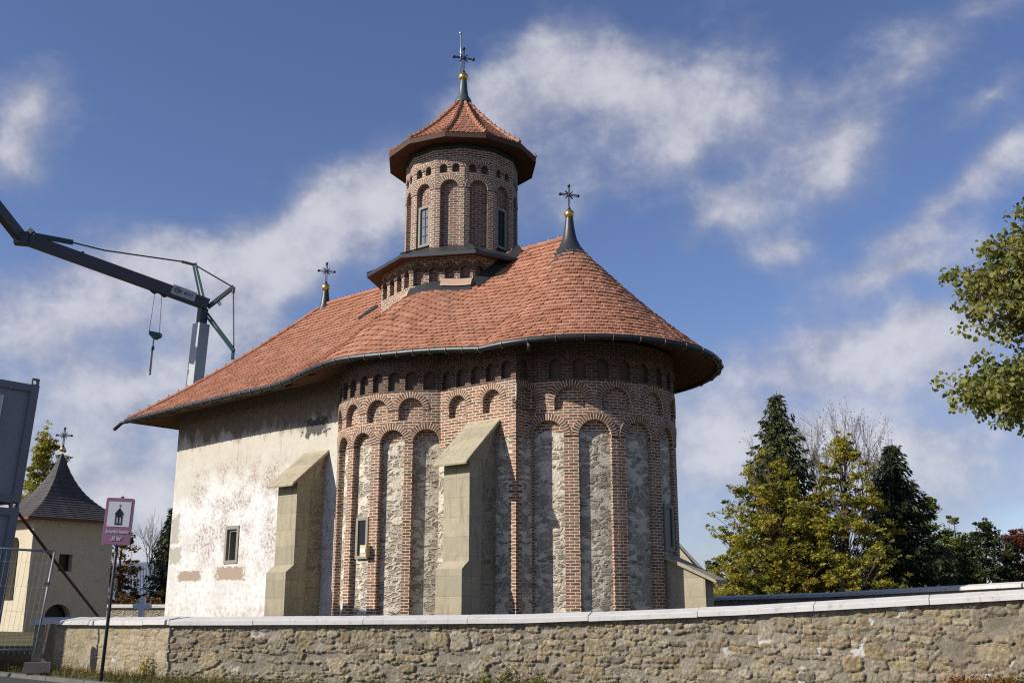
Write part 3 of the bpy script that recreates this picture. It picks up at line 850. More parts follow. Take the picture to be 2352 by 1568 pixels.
# soffit boarding from the eave back to the wall
mb = MB()
for i in range(NL):
    def sp(i, r, dz):
        t, v, z, tr = loop[i % NL]
        return CH(t + (tr - t) * r, v * (1 - r), z + dz)
    for (ra, da), (rb, db) in (((.012, -.06), (.2, .12)), ((.2, .12), (.42, .42))):
        q = [sp(i, ra, da), sp(i, rb, db), sp(i + 1, rb, db), sp(i + 1, ra, da)]
        mb.add(q, [(0, 1, 2, 3)], [(i * .35, ra * 8), (i * .35, rb * 8), (i * .35 + .35, rb * 8), (i * .35 + .35, ra * 8)])
soff = mb.build('soffit', [M['soffit']], church)
mb = MB()                                      # fascia board
for i in range(NL):
    a_, b_ = rpt(i, .012), rpt(i + 1, .012)
    mb.quad(a_ + Vector((0, 0, -.14)), b_ + Vector((0, 0, -.14)), b_ + Vector((0, 0, .0)), a_ + Vector((0, 0, .0)))
mb.build('fascia', [M['darkwood']], church)
raf = MB()
for i in list(range(22, SWI + 1, 5)):
    raf.bar(rpt(i, .03, -.16), rpt(i, .30, -.62), .09, .12)
a_, b_ = rpt(SWI, .04, -.12), rpt(SWI, .30, -.66); raf.bar(a_, b_, .12, .14)
raf.build('rafter', [M['darkwood']], soff)
# gutter along the south and east eave
gp = []
for i in list(range(NL - 16, NL)) + list(range(0, SWI + 2)):
    t, v, z, tr = loop[i % NL]
    if i % NL == SWI + 1: continue
    q = CH(t, v, z - .045)
    c2 = CH(t + (tr - t) * .2, v * .8); o_ = Vector((q.x - c2.x, q.y - c2.y, 0)).normalized()
    gp.append(q + o_ * .055)
gm = MB(); gm.tube(gp, .085, 9)
gut = gm.build('gutter', [M['gutter']], church, True)
sp_ = MB(); d_ = (gp[-1] - gp[-2]).normalized()
sp_.tube([gp[-1] - d_ * .1, gp[-1] + d_ * .25 + Vector((0, 0, -.02)), gp[-1] + d_ * .62 + S_ * .04 + Vector((0, 0, -.20))], .06, 8)
sp_.build('gutter_spout', [M['gutter']], gut, True)
gi = min(range(len(gp)), key=lambda k: abs((gp[k].x / gp[k].y) - (1208 - 1176) / 2342))
sp_ = MB(); sp_.tube([gp[gi] + Vector((0, 0, -.05)), gp[gi] + Vector((.02, -.05, -.17)), gp[gi] + Vector((.02, .03, -.24))], .055, 8)
sp_.build('gutter_outlet', [M['gutter']], gut, True)
br0 = None
for k in range(4, len(gp) - 2, 2):
    t_ = (gp[k + 1] - gp[k - 1]).normalized(); o_ = t_.cross(Vector((0, 0, 1))).normalized()
    q = gp[k]
    if br0 is None:
        bm_ = MB(); pr = []
        for a_ in range(9):
            an = math.pi * (a_ / 8) * 1.15 - .2
            pr.append(Vector((math.cos(an) * .095, 0, -math.sin(an) * .095)))
        for p_, q_ in zip(pr[:-1], pr[1:]): bm_.bar(p_, q_, .03, .012, up=(0, 1, 0))
        br0 = bm_.build('gutter_bracket', [M['bracket']], None)
        ob = br0
    else:
        ob = br0.copy(); col.objects.link(ob)
    ob.parent = gut; ob.location = q - org(church); ob.rotation_euler = (0, 0, math.atan2(o_.y, o_.x))

# ------------------------------------------------------------------ finials
def cross_mesh(c, h, face, th=.018):
    """openwork iron cross with discs at the ends and short diagonal rays; face = direction of its arms"""
    mb = MB(); up = Vector((0, 0, 1)); x = face.normalized(); n = x.cross(up)
    cc = c + up * h * .60
    for o_ in (-.022, .022):
        mb.bar(c + x * o_, c + up * h * .94 + x * o_, th, th)
        mb.bar(cc - x * h * .33 + up * o_, cc + x * h * .33 + up * o_, th, th)
    for p_ in (c + up * h * .96, cc - x * h * .35, cc + x * h * .35, c + up * h * .06):
        mb.ball(p_, h * .062, 8)
    for a_ in (45, 135, 225, 315):
        d2 = x * math.cos(R(a_)) + up * math.sin(R(a_))
        mb.bar(cc + d2 * .03, cc + d2 * h * .20, th * 1.6, th * 1.3)
    mb.ball(cc, h * .05, 8)
    return mb
def finial(base, prof, zball, rball, crossh, mat, rodtop=None):
    mb = MB(); mb.lathe(base, prof, 22)
    ob = mb.build('finial_spire', [mat], church, True)
    g = MB(); g.ball(Vector((base.x, base.y, zball)), rball, 16); g.lathe(Vector((base.x, base.y, zball - rball)), [(rball * .55, -.05), (rball * .7, -.02), (rball * .4, .03)], 14)
    g.build('gilded_ball', [M['gold']], ob, True)
    cross_mesh(Vector((base.x, base.y, zball + rball * .85)), crossh, (E_ * .55 - S_ * .83), .022).build('cross', [M['iron']], ob)
    if rodtop:
        r_ = MB(); b_ = Vector((base.x - .09, base.y - .02, zball + .05)); 
        r_.tube([b_, Vector((b_.x - .02, b_.y, rodtop))], .022, 6); r_.ball(Vector((b_.x - .02, b_.y, rodtop)), .055, 8)
        r_.build('lightning_rod', [M['rod']], ob, True)
    return ob
zE = 1.6 + 29.0 * ratio(493)[0]
finial(CH(TA, 0, 0), [(.70, 11.28), (.50, 11.54), (.33, 11.76), (.215, 12.0), (.15, 12.33), (.11, 12.66)], zE, .15, .80, M['lead'])
zW = 1.6 + 36.0 * ratio(661)[0]
finial(CH(TF, 0, 0), [(.40, 11.45), (.25, 11.85), (.18, 12.05), (.14, 12.3), (.11, 12.56)], zW, .15, .80, M['lead'])
fm_ = MB()

# ------------------------------------------------------------------ crossing tower
TC = CH(5.0, 0)
def rot(deg): return E_ * math.cos(R(deg)) + S_ * math.sin(R(deg))     # 0 = east, 90 = south
ZS0, ZS1, ZD = 11.66, 12.26, 15.34
# octagonal base
bm_ = MB(); RO = 2.48
offs = 90 + 40 + 34                           # vertices at -34 + 45k degrees right of the view of the south-east
oct_dirs = [Vector((math.sin(R(-34 - 45 * k)), -math.cos(R(-34 - 45 * k)), 0)) for k in range(8)]
for k in range(8):
    a_, b_ = TC + oct_dirs[(k + 1) % 8] * RO, TC + oct_dirs[k] * RO
    n = (oct_dirs[k] + oct_dirs[(k + 1) % 8]).normalized()
    pf = Path().line(b_, a_, n)
    L = pf.L
    facade(bm_, pf, 0, L, 8.6, 10.75, [], .1, 0, 0, None)
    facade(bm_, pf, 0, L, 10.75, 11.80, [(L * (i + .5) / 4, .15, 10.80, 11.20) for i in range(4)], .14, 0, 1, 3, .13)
tower_base = bm_.build('tower_base', [M['tower_brick'], M['niche_tower'], M['ring'], M['ring_frieze']], church)
# skirt roof between base and drum
sk = MB(); RSK = 2.95
for k in range(8):
    a_, b_ = oct_dirs[k], oct_dirs[(k + 1) % 8]
    p0, p1 = TC + a_ * RSK, TC + b_ * RSK
    q0, q1 = TC + a_ * 1.55, TC + b_ * 1.55
    for (u, v_, zz0, zz1) in ((0, 1, ZS0, ZS1),):
        sk.add([p0 + Vector((0, 0, zz0)), q0 + Vector((0, 0, zz1 + .07)), q1 + Vector((0, 0, zz1 + .07)), p1 + Vector((0, 0, zz0))], [(0, 1, 2, 3)])
        sk.add([p0 + Vector((0, 0, zz0)), p1 + Vector((0, 0, zz0)), p1 + Vector((0, 0, zz0 - .10)), p0 + Vector((0, 0, zz0 - .10))], [(0, 1, 2, 3)], m=0)
        sk.add([p0 + Vector((0, 0, zz0 - .10)), p1 + Vector((0, 0, zz0 - .10)), TC + b_ * 2.2 + Vector((0, 0, zz0 + .02)), TC + a_ * 2.2 + Vector((0, 0, zz0 + .02))], [(0, 1, 2, 3)],
               [(0, 0), (2, 0), (2, 1), (0, 1)], m=1)
    sk.bar(p0 + Vector((0, 0, ZS0 + .03)), q0 + Vector((0, 0, ZS1 + .09)), .07, .04)
    for f in (.3, .7):
        pp = p0.lerp(p1, f).lerp(q0.lerp(q1, f), .25); sk.bar(pp + Vector((0, 0, ZS0 + .12)), pp + Vector((0, 0, ZS0 + .25)), .025, .025)
sk.build('skirt_roof', [M['lead'], M['soffit_dark']], tower_base)
# metal apron where the base meets the tiles, and the bright new flashings
ap = MB()
for k in (7, 0):
    pass
from mathutils.bvhtree import BVHTree
bvh = BVHTree.FromPolygons([v_.co + org(church) for v_ in roof.data.vertices], [tuple(p_.vertices) for p_ in roof.data.polygons])
def roof_z(q):
    h_ = bvh.ray_cast(Vector((q.x, q.y, 40)), Vector((0, 0, -1)))
    return h_[0].z if h_[0] else 8.0
def on_roof(px, py, up_=.06):
    q = P(px, py, 1.0); o_ = Vector((0, 0, EYE)); h_ = bvh.ray_cast(o_, (q - o_).normalized())
    return h_[0] + Vector((0, 0, up_)) if h_[0] else P(px, py, 29.5)
def sheet(name, low, high, mat, lo=.09, hi=.34):
    mb = MB()
    a_ = [on_roof(*q, lo) for q in low]; b_ = [on_roof(*q, lo) for q in high]
    b_ = [q + Vector((0, 0, hi)) + (TC - q).normalized() * .0 for q in b_]
    for i in range(len(low) - 1):
        mb.quad(a_[i], a_[i + 1], b_[i + 1], b_[i]); mb.quad(a_[i] - Vector((0, 0, .05)), a_[i + 1] - Vector((0, 0, .05)), a_[i + 1], a_[i])
    return mb.build(name, mat, tower_base)
ov = [TC + d_ * RO for d_ in oct_dirs]
def edge_of(deg):                              # the wall of the octagon facing that way (degrees right of straight towards the road)
    k = min(range(8), key=lambda k: abs(math.atan2(*(lambda n_: (n_.x, -n_.y))(oct_dirs[k] + oct_dirs[(k + 1) % 8])) - R(deg)))
    a_, b_ = ov[k], ov[(k + 1) % 8]; n_ = (oct_dirs[k] + oct_dirs[(k + 1) % 8]).normalized()
    return (a_, b_, n_) if a_.x < b_.x else (b_, a_, n_)
def apron(name, deg, f0, f1, w_, hgt, lift, mat, wl=0.0):
    a_, b_, n_ = edge_of(deg); mb = MB(); K = 6; d_ = (b_ - a_).normalized()
    def pt(f, o_, h): q = a_.lerp(b_, f) + n_ * o_; return Vector((q.x, q.y, roof_z(q) + h))
    for i in range(K):
        p_, q_ = f0 + (f1 - f0) * i / K, f0 + (f1 - f0) * (i + 1) / K
        u0, u1, l0, l1 = pt(p_, .012, hgt), pt(q_, .012, hgt), pt(p_, w_, lift), pt(q_, w_, lift)
        mb.quad(l0, l1, u1, u0); mb.quad(l0 - Vector((0, 0, .03)), l1 - Vector((0, 0, .03)), l1, l0)
    return mb.build(name, mat, tower_base)
apron('metal_apron', -11, -.02, .99, .20, .22, .11, [M['lead']])
apron('copper_flashing', -11, .50, .99, .16, .30, .235, [M['copper']])
apron('metal_valley', 34, .0, 1.0, .26, .30, .11, [M['lead']])
apron('copper_flashing', -56, .05, 1.0, .10, .20, .12, [M['copper']])
sheet('valley_strip', [(822, 741), (842, 728), (866, 712)], [(823, 736), (842, 722), (864, 707)], [M['lead']], .13, .0)
# the drum: twelve faces
dm = MB(); RD = 1.80
for k in range(12):
    am = 90 + 30 * k
    va, vb = TC + rot(am - 15) * RD, TC + rot(am + 15) * RD
    n = rot(am); pf = Path().line(va, vb, n); L = pf.L
    tw = .285
    facade(dm, pf, 0, L, ZS0, 14.53, [(L / 2, tw, ZS0, 14.34 - tw)], .15, 0, 1, 2, .155, step=.3)
    facade(dm, pf, 0, L, 14.53, ZD, [(L * .29, .115, 14.57, 14.74), (L * .71, .115, 14.57, 14.74)], .13, 0, 3, 2, .13, step=.3)
    facade(dm, pf, 0, L, ZD + .1, 15.75, [], .1, 4, 4, None)
drum = dm.build('tower_drum', [M['tower_brick'], M['niche_tower'], M['tower_ring'], M['frieze'], M['darkwood']], church)
gb = MB()
for k in range(12):
    am = 90 + 30 * k; va, vb = TC + rot(am - 15) * (RD + .03), TC + rot(am + 15) * (RD + .03)
    i0, i1 = TC + rot(am - 15) * (RD - .05), TC + rot(am + 15) * (RD - .05)
    z = lambda q, h: Vector((q.x, q.y, h))
    gb.quad(z(va, ZD), z(vb, ZD), z(vb, ZD + .12), z(va, ZD + .12)); gb.quad(z(i0, ZD), z(i1, ZD), z(vb, ZD), z(va, ZD)); gb.quad(z(va, ZD + .12), z(vb, ZD + .12), z(i1, ZD + .12), z(i0, ZD + .12))
gb.build('glazed_band', [M['green_band']], drum)
for k in range(0, 12, 3):
    am = 90 + 30 * k; n = rot(am)
    c_ = TC + n * (RD * math.cos(R(15)) - .15 + .085) + Vector((0, 0, 12.96))
    window(drum, c_, n, .34, 1.16, .08, frame=.075, proud=.02, glassmat=M['bright_glass'] if k == 0 else M['glass'], muntin=True)
# tower roof: twelve slopes, corners over the middle of the drum faces
RT, ZE, ZA = 2.42, 15.60, 17.95
def tg(r): return .70 * r + .30 * r * r
tr_ = MB(); tu = MB(); hp = MB(); sf = MB()
prof = lambda q, r: Vector((TC.x + q.x * RT * (1 - r) + 0, TC.y + q.y * RT * (1 - r), ZE + (ZA - ZE) * tg(r)))
for k in range(12):
    d0, d1 = rot(90 + 30 * k), rot(120 + 30 * k)
    for i in range(8):
        r0, r1 = i / 8 * .94, (i + 1) / 8 * .94
        tu.quad(prof(d0, r0) - Vector((0, 0, .03)), prof(d1, r0) - Vector((0, 0, .03)), prof(d1, r1) - Vector((0, 0, .03)), prof(d0, r1) - Vector((0, 0, .03)))
    rowsT = 15
    for j in range(rowsT):
        r0 = j / rowsT * .93; r1 = min(.95, r0 + 1.5 / rowsT * .93)
        a_, b_ = prof(d0, r0), prof(d1, r0); c_, e_ = prof(d1, r1), prof(d0, r1)
        n = max(1, int(round((b_ - a_).length / .15)))
        T = (b_ - a_).normalized(); Dn = ((a_ + b_) / 2 - (c_ + e_) / 2); ln = Dn.length; Dn.normalize(); Nn = T.cross(Dn).normalized()
        if Nn.z < 0: Nn = -Nn
        stp = (b_ - a_).length / n
        for q in range(n):
            Lp = a_ + T * stp * (q + .5 + (.0 if j % 2 else .25) - .12); hw = stp * .47
            B = Lp + Nn * (.03 + random.uniform(-.004, .006)); U = Lp - Dn * ln + Nn * .002
            va = B - T * hw - Dn * .05; vb = B - T * hw * .6; vc = B + T * hw * .6; vd = B + T * hw - Dn * .05; kk = Nn * -.022
            tr_.add([va, vb, vc, vd, U + T * hw, U - T * hw, va + kk, vb + kk, vc + kk, vd + kk], [(0, 1, 2, 3, 4, 5), (6, 7, 1, 0), (7, 8, 2, 1), (8, 9, 3, 2)])
    ridge_run(hp, [prof(d0, i / 10 * .94) + Vector((0, 0, .03)) for i in range(11)], r=.07, pitch=.25)
    # boarded soffit and fascia
    e0, e1 = prof(d0, 0), prof(d1, 0)
    w0_, w1_ = TC + d0 * (RD * .95), TC + d1 * (RD * .95)
    sf.add([e0 - Vector((0, 0, .12)), e1 - Vector((0, 0, .12)), Vector((w1_.x, w1_.y, 15.56)), Vector((w0_.x, w0_.y, 15.56))], [(0, 1, 2, 3)], [(0, 0), (1.25, 0), (.9, .7), (.3, .7)])
    sf.add([e0 + Vector((0, 0, .01)), e0 - Vector((0, 0, .15)), e1 - Vector((0, 0, .15)), e1 + Vector((0, 0, .01))], [(0, 1, 2, 3)], m=1)
troof = tu.build('tower_roof', [M['roof_under']], church)
tr_.build('roof_tiles', [M['tile']], troof); hp.build('hip_tiles', [M['tile']], troof)
sf.build('tower_soffit', [M['soffit_dark'], M['darkwood']], troof)
zB = 1.6 + 31.74 * ratio(178)[0]
finial(Vector((TC.x, TC.y, 0)), [(.30, 17.72), (.27, 17.85), (.17, 18.02), (.14, 18.25), (.12, 18.5), (.10, zB - .1)], zB, .165, .95, plain('green_patina_copper', (.075, .10, .10), .5, .5), 1.6 + 31.7 * ratio(76)[0])
# ------------------------------------------------------------------ stone boundary wall with a heightfield of rubble stones
def wall_pt(s, xs_, ys_, cum):
    return ipl(s, cum, xs_), ipl(s, cum, ys_)
wp = []                                        # rounded plan line
for i in range(len(WALL) - 1):
    for k in range(6):
        f = k / 6; wp.append((WALL[i][0] + (WALL[i + 1][0] - WALL[i][0]) * f, WALL[i][1] + (WALL[i + 1][1] - WALL[i][1]) * f))
wp.append(WALL[-1])
for it in range(2):
    q = list(wp)
    for i in range(1, len(wp) - 1):
        if abs(wp[i][0] + 6.54) < .6: continue
        q[i] = tuple((wp[i - 1][j] + 2 * wp[i][j] + wp[i + 1][j]) / 4 for j in (0, 1))
    wp = q
wp = [p_ for p_ in wp if -11.1 <= p_[0] <= 13.0]
wx_, wy_ = [p_[0] for p_ in wp], [p_[1] for p_ in wp]
wc_ = [0.0]
for a_, b_ in zip(wp[:-1], wp[1:]): wc_.append(wc_[-1] + math.hypot(b_[0] - a_[0], b_[1] - a_[1]))
WL = wc_[-1]
def wall_frame(s):
    x, y = ipl(s, wc_, wx_), ipl(s, wc_, wy_)
    x2, y2 = ipl(min(WL, s + .12), wc_, wx_), ipl(min(WL, s + .12), wc_, wy_)
    x1, y1 = ipl(max(0, s - .12), wc_, wx_), ipl(max(0, s - .12), wc_, wy_)
    t = Vector((x2 - x1, y2 - y1, 0)).normalized()
    return Vector((x, y, 0)), t, Vector((t.y, -t.x, 0))
def top_z(x): return ipl(x, WX, WTOP) - .03
CUR = .135                                      # coping height
bw = thing('boundary_wall', (wx_[0], wy_[0], .4), 'long low beige rubble stone wall with white coping along the road in front', 'wall')
gs = .0185
ns = int(WL / gs); nz_ = 78
S = np.linspace(0, WL, ns); H = np.linspace(-.12, 1.02, nz_)   # H: fraction up the wall
fr = [wall_frame(s) for s in S]
zt_ = np.array([top_z(f[0].x) - CUR + .02 for f in fr]); zb_ = np.array([ipl(f[0].x, WX, WBOT) - .02 for f in fr])
HH = zb_[:, None] + (zt_ - zb_)[:, None] * np.clip(H, -.12, 1.0)[None, :]
UU = np.repeat(S[:, None], nz_, 1)
def vnoise(x, y, seed, sc):
    rg = np.random.default_rng(seed); G = rg.random((256, 256))
    x = x * sc; y = y * sc; xi, yi = np.floor(x).astype(int), np.floor(y).astype(int); fx, fy = x - xi, y - yi
    fx, fy = fx * fx * (3 - 2 * fx), fy * fy * (3 - 2 * fy)
    g = lambda a, b: G[a % 256, b % 256]
    return (g(xi, yi) * (1 - fx) + g(xi + 1, yi) * fx) * (1 - fy) + (g(xi, yi + 1) * (1 - fx) + g(xi + 1, yi + 1) * fx) * fy
def fbm(x, y, seed, sc, o=4):
    t, a, n = 0, .5, 0
    for i in range(o): t = t + a * vnoise(x, y, seed + i, sc * 2 ** i); n += a; a *= .55
    return t / n
# stones laid in uneven courses: seeds jittered along rows, sizes from the row height
seeds = []
zrow = -.1
while zrow < 2.2:
    hrow = NP.uniform(.05, .145)
    u = NP.uniform(0, .3)
    while u < WL + .3:
        w = hrow * NP.uniform(1.2, 3.6)
        if NP.random() < .13 and hrow > .11: seeds.append((u + w * .25, zrow + hrow * .28, w * .45, hrow * .4)); seeds.append((u + w * .7, zrow + hrow * .72, w * .45, hrow * .4))
        else: seeds.append((u + w / 2, zrow + hrow / 2 + NP.normal(0, .012), w / 2, hrow / 2))
        u += w
    zrow += hrow
for i in range(60):                            # some big boulders break the courses
    u0, z0, a_ = NP.uniform(0, WL), NP.uniform(.25, 1.35), NP.uniform(.13, .23)
    seeds = [q for q in seeds if not (abs(q[0] - u0) < a_ * .95 and abs(q[1] - z0) < a_ * .75)]
    seeds.append((u0, z0, a_ * 1.1, a_ * .85))
seeds = np.array(seeds)
seeds = seeds[np.argsort(seeds[:, 0])]
wu = UU + (fbm(UU, HH, 1, 7) - .5) * .10; wz_ = HH + (fbm(UU, HH, 9, 7) - .5) * .075
D1 = np.full(UU.shape, 9.0); D2 = np.full(UU.shape, 9.0); ID = np.zeros(UU.shape, int)
for k, (su, sz, sa, sb) in enumerate(seeds):
    i0, i1 = max(0, int((su - .75) / WL * ns)), min(ns, int((su + .75) / WL * ns))
    if i1 <= i0: continue
    dd = (np.abs((wu[i0:i1] - su) / sa) ** 3 + np.abs((wz_[i0:i1] - sz) / sb) ** 3) ** (1 / 3)
    d1, d2, id_ = D1[i0:i1], D2[i0:i1], ID[i0:i1]
    new = dd < d1
    d2[...] = np.where(new, d1, np.minimum(d2, dd)); id_[...] = np.where(new, k, id_); d1[...] = np.where(new, dd, d1)
rs = NP.random((len(seeds), 4))
prot = .012 + .030 * rs[ID, 0]
keep = rs[ID, 1] > .16
edge = np.clip((D2 - D1 - .11) / .17, 0, 1) * np.clip((1.04 - D1) / .22, 0, 1)
st = np.clip(edge * 1.35, 0, 1); st = st * st * (3 - 2 * st) * keep
n_f = fbm(UU, HH, 30, 24, 4) - .5; n_m = fbm(UU, HH, 50, 5, 3) - .5
tilt = ((wu - seeds[ID, 0]) / seeds[ID, 2] * (rs[ID, 2] - .5) + (wz_ - seeds[ID, 1]) / seeds[ID, 3] * (rs[ID, 3] - .5)) * .02
HT = st * (prot + tilt + n_f * .045) + (1 - st) * (n_f * .022 + n_m * .014)
left = np.clip((4.6 - S) / .25, 0, 1)[:, None]  # the western length is pointed flush and smoother
HT = HT * (1 - .55 * left)
base = np.array([[f[0].x, f[0].y] for f in fr]); nor = np.array([[f[2].x, f[2].y] for f in fr])
VX = base[:, 0, None] + nor[:, 0, None] * HT; VY = base[:, 1, None] + nor[:, 1, None] * HT
verts = np.stack([VX, VY, HH], -1).reshape(-1, 3) - np.array(org(bw))
ii, jj = np.meshgrid(np.arange(ns - 1), np.arange(nz_ - 1), indexing='ij')
q0 = (ii * nz_ + jj).ravel(); quads = np.stack([q0, q0 + nz_, q0 + nz_ + 1, q0 + 1], 1)
me = bpy.data.meshes.new('wall_face')
me.from_pydata(verts.tolist(), [], quads.tolist())
pal = np.array([(.33, .285, .20), (.35, .31, .23), (.29, .255, .19), (.32, .26, .165), (.26, .23, .185), (.36, .325, .26), (.29, .23, .17), (.33, .285, .19)])
cs = pal[(rs[:, 3] * 8).astype(int) % 8] * (.80 + .35 * rs[:, 2])[:, None]
scol = cs[ID] * np.array((1.0, .96, .86)) * (.80 + 1.1 * (n_f + .25))[..., None]
mort = np.array((.315, .275, .21)) * (.85 + .9 * (n_m + .2))[..., None]
mort = mort * (1 - .85 * left[..., None]) + np.array((.50, .43, .29)) * (.9 + .6 * n_m[..., None]) * .85 * left[..., None]
scol = scol * (1 - .45 * left[..., None]) + np.array((.50, .42, .28)) * .45 * left[..., None]
whit = (fbm(UU, HH, 77, 3.2, 4) > .735)[..., None]
mort = np.where(whit, np.array((.62, .60, .56)), mort)
CC = scol * st[..., None] + mort * (1 - st[..., None])
gap = np.clip((.05 - np.abs(D2 - D1)) / .05, 0, 1)[..., None] * (fbm(UU, HH, 90, 4, 3) > .56)[..., None]
CC = CC * (1 - .75 * gap)
ca = me.color_attributes.new('stone', 'FLOAT_COLOR', 'POINT')
ca.data.foreach_set('color', np.concatenate([np.clip(CC, .01, .9), np.ones(CC.shape[:2] + (1,))], -1).astype(np.float32).ravel())
me.polygons.foreach_set('use_smooth', [True] * len(me.polygons))
mw, nt, b = newmat('rubble_wall_stone', .95, 0, .12)
at = nd(nt, 'ShaderNodeAttribute', {'attribute_name': 'stone'}).outputs['Color']
p = posn(nt)
k = ma(nt, 'MULTIPLY_ADD', nz(nt, p, 26, 6, .7), .95, .34)
c = mx(nt, 1.0, at, nd(nt, 'ShaderNodeCombineColor', i0=k, i1=k, i2=k).outputs[0], 'MULTIPLY')
c = mx(nt, ma(nt, 'MULTIPLY', sm(nt, nz(nt, p, 1.4, 6, .6), .52, .72), .45), c, (.17, .135, .095))
setc(nt, b, c); bump(nt, b, nz(nt, p, 34, 7, .75), .9, .03)
me.materials.append(mw)
wf = bpy.data.objects.new('wall_face', me); col.objects.link(wf); wf.parent = bw; ORG[wf.name] = org(bw)
wb = MB()                                      # core and back of the wall
NB = 40
for i in range(NB):
    s0, s1 = WL * i / NB, WL * (i + 1) / NB
    q = []
    for s_ in (s0, s1):
        o_, t_, n_ = wall_frame(s_)
        q.append((o_ - n_ * .02, o_ - n_ * .40, top_z(o_.x) - CUR + .01))
    (a0, b0, z0), (a1, b1, z1) = q
    z = lambda v_, h: Vector((v_.x, v_.y, h))
    wb.quad(z(b1, -.1), z(b0, -.1), z(b0, z0), z(b1, z1)); wb.quad(z(a0, z0), z(a1, z1), z(b1, z1), z(b0, z0))
    if i == 0: wb.quad(z(b0, -.1), z(a0, -.1), z(a0, z0), z(b0, z0))
    if i == NB - 1: wb.quad(z(a1, -.1), z(b1, -.1), z(b1, z1), z(a1, z1))
wb.build('wall_core', [M['concrete']], bw)
s_ = 0.02; slab_ends = [0.02]
kinks = [wc_[min(range(len(wp)), key=lambda i: abs(wp[i][0] + 6.54))]]
def coping_mat():
    m, nt, b = newmat('white_coping_slab', .8, 0, .2)
    p = posn(nt)
    c = mx(nt, nz(nt, p, 2.2, 6, .65), (.44, .425, .395), (.62, .605, .575))
    c = mx(nt, ma(nt, 'MULTIPLY', sm(nt, nz(nt, p, 5.5, 6, .75), .54, .68), .6), c, (.27, .255, .23))
    x_, y_, z_ = xyz(nt, p)
    drip = nz(nt, comb(nt, ma(nt, 'MULTIPLY', x_, 9.0), ma(nt, 'MULTIPLY', z_, 1.2)), 1.0, 5, .7)
    c = mx(nt, ma(nt, 'MULTIPLY', sm(nt, drip, .60, .72), .5), c, (.34, .32, .29))
    setc(nt, b, c); bump(nt, b, nz(nt, p, 40, 5), .25, .01); return m
M['coping'] = coping_mat()
while s_ < WL - .3:
    L_ = NP.uniform(1.7, 2.3); e_ = min(WL, s_ + L_)
    if s_ < kinks[0] - .2 < e_: e_ = kinks[0]
    mbs = MB(); K = 6; sec0 = None
    jig = NP.uniform(-.008, .008)
    for i in range(K + 1):
        ss = s_ + .006 + (e_ - s_ - .012) * i / K
        o_, t_, n_ = wall_frame(ss); z0 = top_z(o_.x) - CUR + jig
        sec = [o_ + n_ * .11 + Vector((0, 0, z0)), o_ + n_ * .11 + Vector((0, 0, z0 + .078)), o_ + n_ * .09 + Vector((0, 0, z0 + .09)), o_ - n_ * .2 + Vector((0, 0, z0 + .155)),
               o_ - n_ * .51 + Vector((0, 0, z0 + .085)), o_ - n_ * .51 + Vector((0, 0, z0))]
        if sec0:
            for j in range(6): mbs.quad(sec0[j], sec[j], sec[(j + 1) % 6], sec0[(j + 1) % 6])
        else: mbs.add(sec, [(0, 1, 2, 3, 4, 5)])
        sec0 = sec
    mbs.add(sec0, [(5, 4, 3, 2, 1, 0)])
    mbs.build('coping_slab', [M['coping']], bw)
    s_ = e_

# far wall of the churchyard, seen past the apse
def simple_wall(name, pts, label, group=None, th=.4, zb=.6):
    t = thing(name, (pts[0][0], pts[0][1], .8), label, 'wall', group)
    mb, cp = MB(), MB()
    for (x0, y0, z0), (x1, y1, z1) in zip(pts[:-1], pts[1:]):
        d_ = Vector((x1 - x0, y1 - y0, 0)).normalized(); n_ = Vector((d_.y, -d_.x, 0))
        L = math.hypot(x1 - x0, y1 - y0)
        a_, b_ = Vector((x0, y0, 0)), Vector((x1, y1, 0))
        for o_, fl in ((n_ * 0, 0), (n_ * -th, 1)):
            q = [a_ + o_ + Vector((0, 0, zb)), b_ + o_ + Vector((0, 0, zb)), b_ + o_ + Vector((0, 0, z1 - .15)), a_ + o_ + Vector((0, 0, z0 - .15))]
            mb.add(q if not fl else q[::-1], [(0, 1, 2, 3)], [(0, zb), (L, zb), (L, z1), (0, z0)] if not fl else [(0, z0), (L, z1), (L, zb), (0, zb)])
        k = max(1, int(L / 2))
        for i in range(k):
            p_, q_ = a_.lerp(b_, i / k) - n_ * th / 2, a_.lerp(b_, (i + .992) / k) - n_ * th / 2
            p_.z = z0 + (z1 - z0) * i / k - .15; q_.z = z0 + (z1 - z0) * (i + 1) / k - .15
            sec = lambda o__: [o__ + n_ * (th / 2 + .09), o__ + n_ * (th / 2 + .09) + Vector((0, 0, .09)), o__ + Vector((0, 0, .15)), o__ - n_ * (th / 2 + .09) + Vector((0, 0, .09)), o__ - n_ * (th / 2 + .09)]
            A_, B_ = sec(p_), sec(q_)
            for j in range(5): cp.quad(A_[j], B_[j], B_[(j + 1) % 5], A_[(j + 1) % 5])
            cp.add(A_, [(0, 1, 2, 3, 4)]); cp.add(B_, [(4, 3, 2, 1, 0)])
    bo = mb.build('wall_body', [M['bay2']], t); cp.build('coping', [M['coping']], t)
    return t
M['bay2'] = niche_mat('far_wall_stone', show=.35, mort=(.38, .33, .25))
simple_wall('boundary_wall', [(P(1500, 1374, 40).x, 40, 1.98), (P(1900, 1358, 34).x, 34, 2.10), (P(2352, 1337, 27).x, 27, 2.27), (16.5, 23.5, 2.4)],
            'far churchyard wall with dark shaded coping running behind the church to the right')
simple_wall('boundary_wall', [(-24, 49, 1.8), (-13.6, 47.5, 1.78), (-8, 46, 1.75)], 'low shaded wall behind the white stone cross on the left')

